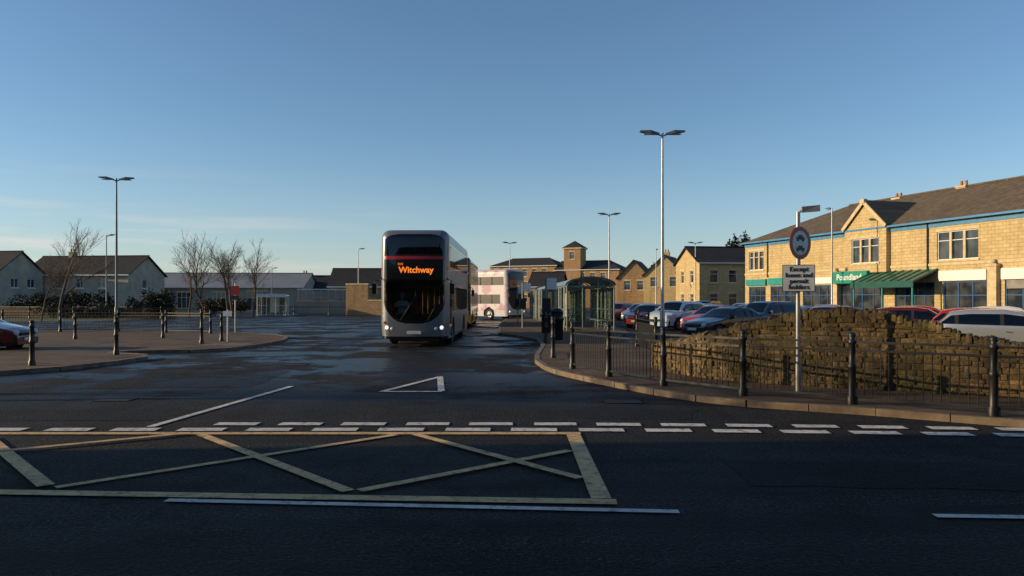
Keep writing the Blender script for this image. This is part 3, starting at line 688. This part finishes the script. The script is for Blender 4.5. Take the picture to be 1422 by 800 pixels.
    b.box(-.26,.26,-.075,-.062,.48,.6,'plate'); b.box(-.9,.9,-.04,.1,.22,.33,'bus_black')
    b.tube((-.5,-.09,.98),(.15,-.1,2.0),.014,.01,'sign_black',6); b.tube((.5,-.09,.98),(1.0,-.05,1.9),.014,.01,'sign_black',6)
    if interior:
        for dz, y0 in ((2.42,1.3),(.4,3.0)):
            y = y0
            while y < 9.6:
                for xx in (-.95,-.5,.5,.95):
                    b.box(xx-.2,xx+.2,y,y+.42,dz+.35,dz+.47,'seat_fabric'); b.box(xx-.2,xx+.2,y+.38,y+.47,dz+.47,dz+1.05,'seat_fabric'); b.box(xx-.14,xx+.14,y+.39,y+.46,dz+1.05,dz+1.16,'seat_fabric')
                y += .85
        for xx in (-.25,.25):
            for y in (2.2,4.5,6.5): b.tube((xx,y,.4),(xx,y,2.28),.018,.018,'bus_yellow',8); b.tube((xx,y,2.45),(xx,y,4.2),.018,.018,'bus_yellow',8)
        b.box(-1.15,1.15,.45,.8,.95,1.2,'dark_int'); b.box(-.9,-.3,1.3,1.42,1.0,1.75,'seat_fabric'); b.box(-.9,-.3,.95,1.35,.9,1.05,'seat_fabric')
        b.box(-.15,-.1,.7,1.6,.4,1.9,'dark_int')
        c = Vector((-.6,.82,1.36)); pr = None
        for i in range(17):
            t = 2*math.pi*i/16; q = c+Vector((math.cos(t)*.23, math.sin(t)*.17, math.sin(t)*.12))
            if pr: b.tube(pr, q, .016, .016, 'sign_black', 6, False)
            pr = q
    ob = b.build(name, loc, rot, merge=True)
    if dest:
        text('route_name', dest[0], .31, 'led_amber', (.08,-.075,2.83), (math.radians(90),0,0), ob, bold=.008)
        text('route_via', dest[1], .12, 'led_amber', (-.5,-.07,3.05), (math.radians(90),0,0), ob)
    return ob
def fr_mask(x, z, silver, stripe):
    ax = abs(x)
    if ax < 1.17 and 3.36 < z < 4.2-.25*(ax/1.17)**4: return 'glass_bus' if ax < 1.1 and z > 3.4 else 'bus_black'
    if ax < 1.21 and 3.24 < z <= 3.36: return stripe
    zb = .86+.75*(ax/1.17)**3.2
    if ax < 1.17 and zb < z < 3.24:
        if z < 2.48 and z > zb+.12 and ax < 1.08: return 'glass_windscreen'
        return 'bus_black'
    if z < .4: return 'bus_black'
    if .405 < z < .43 or (.62 < z < .635 and ax < .7): return 'bus_black'
    return silver
def liv_main(tag, x, y, z):
    if tag == 'f': return fr_mask(x, z, 'bus_silver', 'bus_red')
    if tag in ('l','r'):
        if tag == 'r' and .4 < y < 1.6 and .42 < z < 2.4: return 'glass_bus' if (abs((y-.4) % .6-.3) < .25 and z > .5) else 'bus_black'
        if 1.75 < y < 9.9 and 1.3 < z < 2.32: return 'glass_bus' if abs((y-1.75) % 1.36-.68) < .63 and z < 2.27 else 'bus_black'
        if .35 < y < 10 and 2.95 < z < 3.85: return 'glass_bus' if abs((y-.35) % 1.38-.69) < .64 and 3.0 < z < 3.8 else 'bus_black'
        if 2.86 < z < 2.93: return 'bus_red'
        if 8.6 < y and z < 2.9 and (y-8.6) > (z-.3)*.5: return 'bus_red' if (y-8.6) < (z-.3)*.5+.25 else 'bus_silver'
        if z < .42: return 'bus_black'
        return 'bus_silver'
    if tag == 'b' and abs(x) < 1 and (3 < z < 3.9 or 1.6 < z < 2.4): return 'bus_black'
    return 'bus_silver'
def mk(body, stripe, low):
    def f(tag, x, y, z):
        if tag == 'f': return fr_mask(x, z, body if z > 1.1 else low, stripe).replace('glass_bus','bus_window').replace('glass_windscreen','bus_window')
        if tag in ('l','r'):
            if .9 < y < 9.9 and 1.35 < z < 2.2: return 'bus_window' if abs((y-1.75) % 1.36-.68) < .6 else 'bus_black'
            if .5 < y < 10 and 3.0 < z < 3.75: return 'bus_window' if abs((y-.35) % 1.38-.69) < .62 else 'bus_black'
            return low if z < .8 else body
        return 'bus_white' if body == 'bus_pink' else body
    return f
BX, BY = -3.6, 28.25
bus('double_decker_bus', (BX,BY,0), math.radians(-.6), liv_main, .05, ('Witchway','X43'))
bus('double_decker_bus', (.45,66.5,0), math.radians(52), mk('bus_pink','bus_red','bus_white'), .09, interior=False, dest=('36','')) 
bus('double_decker_bus', (-3.75,46,0), 0, mk('bus_black','bus_yellow','bus_yellow'), .1, interior=False, lights=False)

# ------------------------------------------------------------------ bus driver (seated)
def skin_body(name, pts, edges, mats, sub=2):
    me = bpy.data.meshes.new(name); me.from_pydata([p[0] for p in pts], edges, []); me.materials.append(MATS[mats])
    ob = bpy.data.objects.new(name, me); COL.objects.link(ob)
    md = ob.modifiers.new('skin','SKIN'); md.use_smooth_shade = True
    for i, p in enumerate(pts): me.skin_vertices[0].data[i].radius = p[1]
    me.skin_vertices[0].data[0].use_root = True
    s_ = ob.modifiers.new('sub','SUBSURF'); s_.levels = sub; s_.render_levels = sub
    return ob
P = [((0,0,0),(.17,.13)),((0,.02,.25),(.16,.11)),((0,.0,.45),(.19,.12)),((0,-.01,.56),(.07,.07)),
     ((.19,0,.46),(.07,.07)),((.27,-.12,.24),(.05,.05)),((.16,-.36,.3),(.035,.035)),
     ((-.19,0,.46),(.07,.07)),((-.27,-.12,.24),(.05,.05)),((-.16,-.36,.3),(.035,.035)),
     ((.1,-.05,0),(.1,.1)),((.13,-.45,.03),(.07,.07)),((.13,-.5,-.38),(.045,.045)),((-.1,-.05,0),(.1,.1)),((-.13,-.45,.03),(.07,.07)),((-.13,-.5,-.38),(.045,.045))]
E = [(0,1),(1,2),(2,3),(2,4),(4,5),(5,6),(2,7),(7,8),(8,9),(0,10),(10,11),(11,12),(0,13),(13,14),(14,15)]
dr = skin_body('bus_driver', P, E, 'shirt'); dr.location = (BX-.6, BY+1.12, 1.18)
b = B()
prof = [(.0,-.14),(.05,-.13),(.072,-.08),(.082,0),(.085,.05),(.07,.1),(.035,.13),(0,.135)]
b.lathe(prof,'skin',16,(0,0,0)); b.lathe([(.088,.03),(.09,.07),(.075,.11),(.04,.14),(0,.148)],'hair',16,(0,.008,0))
b.add([(-.015,-.08,-.03),(.015,-.08,-.03),(0,-.112,-.025),(0,-.085,.02)],[(0,2,1),(0,3,2),(1,2,3)],'skin')
for sx in (-1,1):
    b.box(sx*.032-.012,sx*.032+.012,-.084,-.078,.008,.02,'sign_black'); b.box(min(sx*.08,sx*.095),max(sx*.08,sx*.095),-.01,.02,-.03,.03,'skin')
b.box(-.025,.025,-.076,-.07,-.072,-.062,'sign_red'); b.tube((0,.01,-.2),(0,0,-.1),.05,.05,'skin',12)
hd = b.build('head',(0,-.03,.75),0,parent=dr)
for sx in (1,-1):
    b = B(); o = Vector((sx*.16,-.36,.3)); b.beam(o,o+Vector((0,-.08,.02)),.075,.035,'skin')
    for k in range(4):
        q = o+Vector(((k-1.5)*.019,-.08,.02)); q2 = q+Vector((0,-.035-.006*(k in (1,2)),.0)); q3 = q2+Vector((0,.0,-.03)); b.tube(q,q2,.009,.008,'skin',6); b.tube(q2,q3,.008,.006,'skin',6)
    q = o+Vector((-sx*.037,-.03,.01)); b.tube(q,q+Vector((-sx*.02,-.035,-.01)),.01,.008,'skin',6)
    b.build('hand',(0,0,0),0,parent=dr)

# ------------------------------------------------------------------ cars
def lerp_list(L_, t):
    for i in range(len(L_)-1):
        if t <= L_[i+1][0]:
            a_, c = L_[i], L_[i+1]; k = (t-a_[0])/(c[0]-a_[0]+1e-9); return a_[1]+(c[1]-a_[1])*max(0,k)
    return L_[-1][1]
def car(paint, loc, rot, kind='hatch'):
    if kind == 'hatch': Lc, prof, belt, ws, rw, hw = 4.1, [(0,.5),(.06,.7),(.3,.8),(1.0,.95),(1.1,1.0),(1.75,1.38),(2.2,1.46),(3.1,1.45),(3.6,1.38),(3.95,1.0),(4.05,.85),(4.1,.5)], (.93,1.02), (1.05,1.8), (3.55,3.98), .87
    elif kind == 'suv': Lc, prof, belt, ws, rw, hw = 4.5, [(0,.6),(.06,.85),(.3,.98),(1.1,1.1),(1.2,1.14),(1.8,1.58),(2.2,1.66),(3.7,1.64),(4.0,1.55),(4.3,1.12),(4.45,.95),(4.5,.6)], (1.08,1.14), (1.15,1.85), (3.95,4.32), .92
    else: Lc, prof, belt, ws, rw, hw = 4.5, [(0,.5),(.06,.66),(.3,.75),(1.15,.9),(1.25,.94),(2.0,1.34),(2.4,1.42),(3.0,1.4),(3.7,1.04),(4.3,1.0),(4.45,.9),(4.5,.5)], (.9,.98), (1.2,2.0), (3.05,3.75), .88
    b = B(); n = 82; y0 = -Lc/2; wr = .32 if kind != 'suv' else .36; wys = (.82, Lc-.8); ar = wr+.06
    rows = []
    NL, NG, NT = 9, 4, 5
    for i in range(n+1):
        t = Lc*i/n; zt = lerp_list(prof, t); e = abs(t-Lc/2)/(Lc/2); w = hw*(1-.2*e**7-.03*e**2); bz = belt[0]+(belt[1]-belt[0])*t/Lc
        zb = min(bz, zt-.03); row = []; bot = .2 + .12*max(0, e-.9)*10*.5
        for j in range(NL+1):
            k = j/NL; z = bot+(zb-bot)*k; ww = w*(.955+.045*math.sin(min(1,k*1.15)*math.pi*.62)/.95) if k < .98 else w*.975
            row.append((ww, z))
        gh = max(0, zt-.035-zb)
        for j in range(1, NG+1): k = j/NG; row.append((row[NL][0]-.015-.36*gh*k-.04*k*k*(gh>.1), zb+gh*k))
        wt = row[-1][0]
        for j in range(1, NT+1): k = j/NT; row.append((wt*(1-k)**.9 if k < 1 else 0, zt-.035+.035*math.sin(k*math.pi/2)+ (0 if gh>.1 else .02*k)))
        rows.append((t, row, gh, zt))
    for sx in (-1, 1):
        for i in range(n):
            t = (rows[i][0]+rows[i+1][0])/2; gh = rows[i][2]
            for j in range(NL+NG+NT):
                q = [(sx*rows[i][1][j][0], y0+rows[i][0], rows[i][1][j][1]),(sx*rows[i+1][1][j][0], y0+rows[i+1][0], rows[i+1][1][j][1]),(sx*rows[i+1][1][j+1][0], y0+rows[i+1][0], rows[i+1][1][j+1][1]),(sx*rows[i][1][j+1][0], y0+rows[i][0], rows[i][1][j+1][1])]
                cz = sum(p[2] for p in q)/4; m = paint
                if j < NL:
                    if any((t-w)**2+(cz-wr)**2 < ar*ar for w in wys): continue
                    if cz < .32: m = 'rubber'
                    if t < .1 and .3 < cz < .55: m = 'rubber'
                elif j < NL+NG:
                    if gh > .08 and ws[0]+.12 < t < rw[1]-.15 and j < NL+NG: 
                        m = 'glass_car' if min(abs(t-w) for w in (Lc*.56, rw[0]-.1)) > .045 else 'rubber'
                        if j == NL+NG-1: m = paint
                else:
                    if ws[0] < t < ws[1] or rw[0] < t < rw[1]: m = 'glass_car' if j > NL+NG else paint
                if sx < 0: q = q[::-1]
                b.add(q, [(0,1,2,3)], m, m != 'rubber')
    for i in (0, n):
        r_ = rows[i][1]; pts = [(w, y0+rows[i][0], z) for w, z in r_]+[(-w, y0+rows[i][0], z) for w, z in r_[::-1]]; b.poly(pts, paint)
    b.box(-hw+.12,hw-.12,y0+.2,-y0-.2,.24,.3,'dark_int'); b.box(-hw+.16,hw-.16,y0+1.3,-y0-.6,.3,belt[0]-.12,'dark_int')
    for xx in (-.38,.38):
        for yy in (y0+2.0,): b.box(xx-.2,xx+.2,yy,yy+.12,.8,1.15,'dark_int'); b.box(xx-.1,xx+.1,yy+.02,yy+.1,1.15,1.3,'dark_int')
    for sx in (-1,1):
        for w in wys: wheel(b, sx*(hw-.12), y0+w, wr, .2, sx)
        for w in wys:
            for i in range(12):
                t0, t1 = -.3+(math.pi+.6)*i/12, -.3+(math.pi+.6)*(i+1)/12
                b.poly([(sx*(hw-.035), y0+w+ar*math.cos(t0), wr+ar*math.sin(t0)),(sx*(hw-.035), y0+w+ar*math.cos(t1), wr+ar*math.sin(t1)),(sx*(hw-.35), y0+w+ar*math.cos(t1), wr+ar*math.sin(t1)),(sx*(hw-.35), y0+w+ar*math.cos(t0), wr+ar*math.sin(t0))],'rubber')
        hz = prof[1][1]-.06
        b.lathe([(0,-.02),(.09,0),(.11,.04),(.1,.2)],'lens_clear',14,(sx*(hw-.26),y0+.02,hz),'y'); b.box(min(sx*(hw-.3),sx*(hw-.12)),max(sx*(hw-.3),sx*(hw-.12)),-y0-.16,-y0+.005,.72,.98,'lens_red')
        b.box(min(sx*(hw-.02),sx*(hw+.14)),max(sx*(hw-.02),sx*(hw+.14)),y0+ws[0]+.38,y0+ws[0]+.5,belt[0]-.0,belt[0]+.13,paint)
        b.box(min(sx*(hw-.01),sx*(hw+.012)),max(sx*(hw-.01),sx*(hw+.012)),y0+Lc*.5,y0+Lc*.5+.16,.78,.81,'hub')
    b.box(-.26,.26,y0-.02,y0-.005,.38,.49,'plate'); b.box(-.45,.45,y0-.012,y0+.04,.55,.64,'rubber')
    return b.build('parked_car', (loc[0],loc[1],.01), math.radians(rot), merge=True)
for c in (('car_black',(9.9,35.3),-58,'sedan'),('car_blue',(12.6,38.2),-58,'suv'),('car_white',(9.6,44.5),-42,'suv'),('car_red',(10.9,41.2),-52,'hatch'),
          ('car_red',(9.2,52),-40,'hatch'),('car_silver',(11.8,52),-40,'hatch'),('car_white',(13.5,56),-45,'hatch'),('car_grey',(16,50),-45,'sedan'),('car_silver',(10.2,60),-40,'hatch'),
          ('car_red',(8.6,48),-35,'hatch'),('car_black',(15.2,61),-40,'suv'),('car_silver',(14.9,23),62,'hatch'),('car_maroon',(16.2,30.5),62,'hatch'),('car_black',(18.4,29),62,'sedan'),
          ('car_red',(16.6,26.5),62,'hatch'),('car_grey',(18.5,45),-20,'hatch'),('car_red',(19.5,36),60,'hatch'),('car_blue',(13.8,45),-48,'hatch'),('car_silver',(18,60),-30,'hatch'),
          ('car_silver',(15.5,42),-55,'sedan'),('car_red',(14.6,35.5),-58,'hatch'),('car_red',(8.9,64),-35,'hatch'),('car_white',(21.5,33),60,'hatch'),('car_maroon',(-18.3,25.6),96,'hatch')):
    car(*c)

# ------------------------------------------------------------------ bus shelters
def shelter(name, loc, rot, W, L_, h=2.35, rise=.45, mt='shelter_steel'):
    b = B(); n = int(L_/1.5)
    for i in range(n+1):
        y = L_*i/n
        for x in (0, W): b.tube((x,y,0),(x,y,h),.04,.04,mt,8)
        pr = None
        for k in range(13):
            t = math.pi*k/12; q = Vector((W/2-W/2*math.cos(t), y, h+rise*math.sin(t)))
            if pr: b.tube(pr,q,.035,.035,mt,6,False)
            pr = q
        b.beam((0,y,h),(W,y,h),.05,.06,mt)
        if i in (0, n):
            for fx in (.33,.66):
                b.tube((W*fx,y,0.1),(W*fx,y,h+rise*.85),.025,.025,mt,6)
            b.poly([(W*.02,y,.2),(W*.32,y,.2),(W*.32,y,h-.05),(W*.02,y,h-.05)],'glass_shelter'); b.poly([(W*.67,y,.2),(W*.98,y,.2),(W*.98,y,h-.05),(W*.67,y,h-.05)],'glass_shelter')
            b.beam((0,y,1.1),(W*.33,y,1.1),.04,.04,mt); b.beam((W*.66,y,1.1),(W,y,1.1),.04,.04,mt)
    for x in (0, W):
        for z in (.18, 1.1, h): b.beam((x,0,z),(x,L_,z),.05,.05,mt)
        for i in range(n):
            if x == 0 and i % 3 == 1: continue
            y = L_*i/n; y2 = L_*(i+1)/n; b.poly([(x,y+.05,.2),(x,y2-.05,.2),(x,y2-.05,h-.05),(x,y+.05,h-.05)],'glass_shelter')
    V = []
    for y in (-.1, L_+.1):
        for k in range(13): t = math.pi*k/12; V.append((W/2-(W/2+.1)*math.cos(t), y, h+.05+(rise+.02)*math.sin(t)))
    b.add(V, [(k,k+1,14+k,13+k) for k in range(12)], 'glass_shelter', True)
    b.box(W-.5,W-.2,1,L_-1,.45,.5,mt)
    for y in (1.2,L_/2,L_-1.2): b.tube((W-.35,y,0),(W-.35,y,.45),.03,.03,mt,8)
    if mt == 'frame_white': b.box(.1,W-.1,L_+.03,L_+.09,.3,2.0,'fascia_white'); b.box(-.1,W+.1,-.16,-.11,h-.1,h+.25,'fascia_white')
    b.build(name, loc, rot)
shelter('bus_shelter',(2.9,40.5,.1),math.radians(2),2.5,9); shelter('bus_shelter',(2.4,51.5,.1),math.radians(2),2.5,9); shelter('bus_shelter',(2.0,62.5,.1),math.radians(2),2.5,9)
shelter('bus_shelter',(-27.2,82,0),math.radians(10),2.9,3,2.1,.25,'frame_white')
def bin_(x,y):
    b = B(); b.lathe([(.0,0),(.22,0),(.24,.05),(.26,.8),(.28,.82),(.28,.9),(.25,.95),(.25,1.12),(.27,1.14),(.2,1.24),(.06,1.3),(0,1.3)],'black_iron',18); b.box(-.14,.14,-.275,-.2,.98,1.08,'dark_int'); b.build('litter_bin',(x,y,.1))
bin_(1.85,31.5); bin_(1.7,38)
for x,y in ((1.5,34),(.6,44),(.4,56)):
    b = B(); b.tube((0,0,0),(0,0,2.6),.04,.04,'shelter_steel',10); b.box(.04,.5,-.02,.02,2.1,2.6,'fascia_white'); b.box(-.2,.2,-.06,-.04,1.1,1.7,'dark_int'); b.build('bus_stop_sign',(x,y,.1),.3)

# ------------------------------------------------------------------ vegetation
def tree(name, loc, H, seed, spread=.5):
    rr = random.Random(seed); b = B()
    def br(p, d, L_, r, dep):
        seg = 3 if dep < 3 else 2; q = p
        for k in range(seg):
            d2 = (d+Vector((rr.gauss(0,.09),rr.gauss(0,.09),rr.gauss(0.02,.05)))).normalized(); q2 = q+d2*L_/seg; r2 = r*(1-.28*(k+1)/seg)
            b.tube(q, q2, r*(1-.28*k/seg), r2, 'bark', 6 if dep < 2 else 3, False); 
            if dep < 5 and (k > 0 or dep > 0):
                for _ in range(1 if dep < 4 else 2):
                    ax = Vector((rr.gauss(0,1),rr.gauss(0,1),rr.gauss(.2,.4))).normalized(); nd_ = (d2+ax*spread*rr.uniform(.7,1.3)).normalized()
                    br(q2, nd_, L_*rr.uniform(.55,.8), max(.007, r2*.6), dep+1)
            q, d = q2, d2
        if dep < 5:
            br(q, (d+Vector((rr.gauss(0,.3),rr.gauss(0,.3),.1))).normalized(), L_*.75, max(.007, r*.65), dep+1)
    br(Vector((0,0,0)), Vector((0,0,1)), H*.32, H*.015, 0)
    b.build(name, loc, recalc=False)
tree('bare_tree', (-35.4,60,0), 8.4, 3, .55); tree('bare_tree', (-37.4,61,0), 5.5, 8, .5)
tree('bare_tree', (-30.4,76,0), 8.6, 5, .72); tree('bare_tree', (-28,77,0), 8.8, 12, .72); tree('bare_tree', (-25.6,76,0), 7.8, 21, .75); tree('bare_tree', (-32.8,78,0), 7.4, 31, .75); tree('bare_tree', (-29.2,79,0), 8.0, 44, .8)
# unseen bare trees, added left of the picture to throw shade on the wall
tree('bare_tree', (-16.5,12.6,0), 9.5, 51, .6); tree('bare_tree', (-24,13.2,0), 9, 52, .6)
def bush(name, loc, sx, sy, sz, n, m='leaf_dark', leaf=.12, seed=1):
    rr = random.Random(seed); b = B()
    cl = [(Vector((rr.uniform(-.75,.75)*sx, rr.uniform(-.7,.7)*sy, rr.uniform(.15,.8)*sz)), rr.uniform(.2,.42)) for _ in range(14)]
    for i in range(n):
        c, r = rr.choice(cl); u = Vector((rr.gauss(0,1),rr.gauss(0,1),rr.gauss(0,1))).normalized()
        p = c+Vector((u.x*sx,u.y*sy,u.z*sz))*r*rr.uniform(.6,1.05)
        if p.z < .02: p.z = rr.uniform(.02,.2)
        a_ = Vector((rr.gauss(0,1),rr.gauss(0,1),rr.gauss(0,1))).normalized()*leaf*rr.uniform(.6,1.3); q = a_.cross(u+Vector((.01,.3,.1))).normalized()*leaf*.6
        b.poly([p-a_,p+q,p+a_,p-q], m)
    b.tube((0,0,0),(0,0,sz*.6),.06,.03,'bark',6)
    return b.build(name, loc, recalc=False)
bush('evergreen_bush',(-41.5,76,0),2.4,1.2,2.6,3500,seed=1); bush('evergreen_bush',(-34,72.5,0),2.2,1.2,2.8,3500,seed=2); bush('evergreen_bush',(-46,77,0),3,1.2,2.2,3500,seed=3)
bush('hedge',(-31.5,84,0),3,1.0,1.8,3500,'leaf_brown',seed=4); bush('hedge',(-49,80,0),4,1.0,2.0,3500,seed=5); bush('hedge',(-40,73,0),5,1.0,1.5,3500,'leaf_dark',seed=9)
bush('evergreen_tree',(27.5,92,0),2.0,2,9.2,6000,seed=6,leaf=.22); bush('evergreen_tree',(24,128,0),5,2,7.6,6000,seed=7,leaf=.25)
b = B()
for i in range(15000):
    x = R.uniform(-420,420); y = R.uniform(300,330); top = 3.5+3.5*mnoise.noise(Vector((x*.03,0,0)))+2*mnoise.noise(Vector((x*.2,3,0)))+2
    p = Vector((x,y,R.uniform(0,max(1.5,top)))); a_ = Vector((R.gauss(0,1),R.gauss(0,1),R.gauss(0,1))).normalized()*1.1; q = a_.cross(Vector((R.gauss(0,1),R.gauss(0,1),R.gauss(0,1)))).normalized()*.8
    b.poly([p-a_,p+q,p+a_,p-q],'leaf_brown')
b.build('distant_trees',recalc=False)

# ------------------------------------------------------------------ world, sun, camera
el, azb = math.radians(13), math.radians(4)
sv = Vector((-math.cos(el)*math.cos(azb), -math.cos(el)*math.sin(azb), math.sin(el)))
w = bpy.data.worlds.new('World'); scene.world = w; w.use_nodes = True; nt = w.node_tree; bg = nt.nodes['Background']
sky = nd(nt, 'ShaderNodeTexSky', sky_type='NISHITA'); sky.sun_disc = False; sky.sun_elevation = el; sky.sun_rotation = math.radians(-94)
sky.air_density = 1.0; sky.dust_density = .25; sky.ozone_density = 3.4; sky.altitude = 0
tc = nd(nt, 'ShaderNodeTexCoord'); mp_ = nd(nt, 'ShaderNodeMapping'); mp_.inputs['Scale'].default_value = (2.2, 2.2, 34); nt.links.new(tc.outputs['Generated'], mp_.inputs[0])
cn = noise(nt, 1.6, 5, mp_.outputs[0]); sp = nd(nt, 'ShaderNodeSeparateXYZ'); nt.links.new(tc.outputs['Generated'], sp.inputs[0])
band = mth(nt, 'MULTIPLY', ramp(nt, sp.outputs[2], .0, .03), ramp(nt, sp.outputs[2], .16, .06)); side = ramp(nt, sp.outputs[0], -.1, -.5)
cm = mth(nt, 'MULTIPLY', mth(nt, 'MULTIPLY', ramp(nt, cn, .5, .72), band), mth(nt, 'MULTIPLY', side, .65))
haze = mth(nt, 'MULTIPLY', mth(nt, 'POWER', ramp(nt, sp.outputs[2], .22, .0), 1.8), .45)
hz = mixc(nt, haze, sky.outputs[0], (3.5, 4.1, 4.8))
col = mixc(nt, cm, hz, (6.0, 5.2, 4.8))
nt.links.new(col, bg.inputs[0]); bg.inputs[1].default_value = .148
sd = bpy.data.lights.new('sun','SUN'); sd.energy = 5; sd.angle = math.radians(.5); sd.color = (1, .76, .44)
so = bpy.data.objects.new('sun', sd); COL.objects.link(so); so.rotation_euler = sv.to_track_quat('Z','Y').to_euler(); so.location = (-50,-5,40)
cd = bpy.data.cameras.new('camera'); co = bpy.data.objects.new('camera', cd); COL.objects.link(co); scene.camera = co
cd.lens = 27; cd.sensor_width = 36; cd.clip_end = 5000; cd.clip_start = .1; cd.shift_y = 16/1422
co.location = (0,0,1.75); co.rotation_euler = (math.radians(90),0,0)
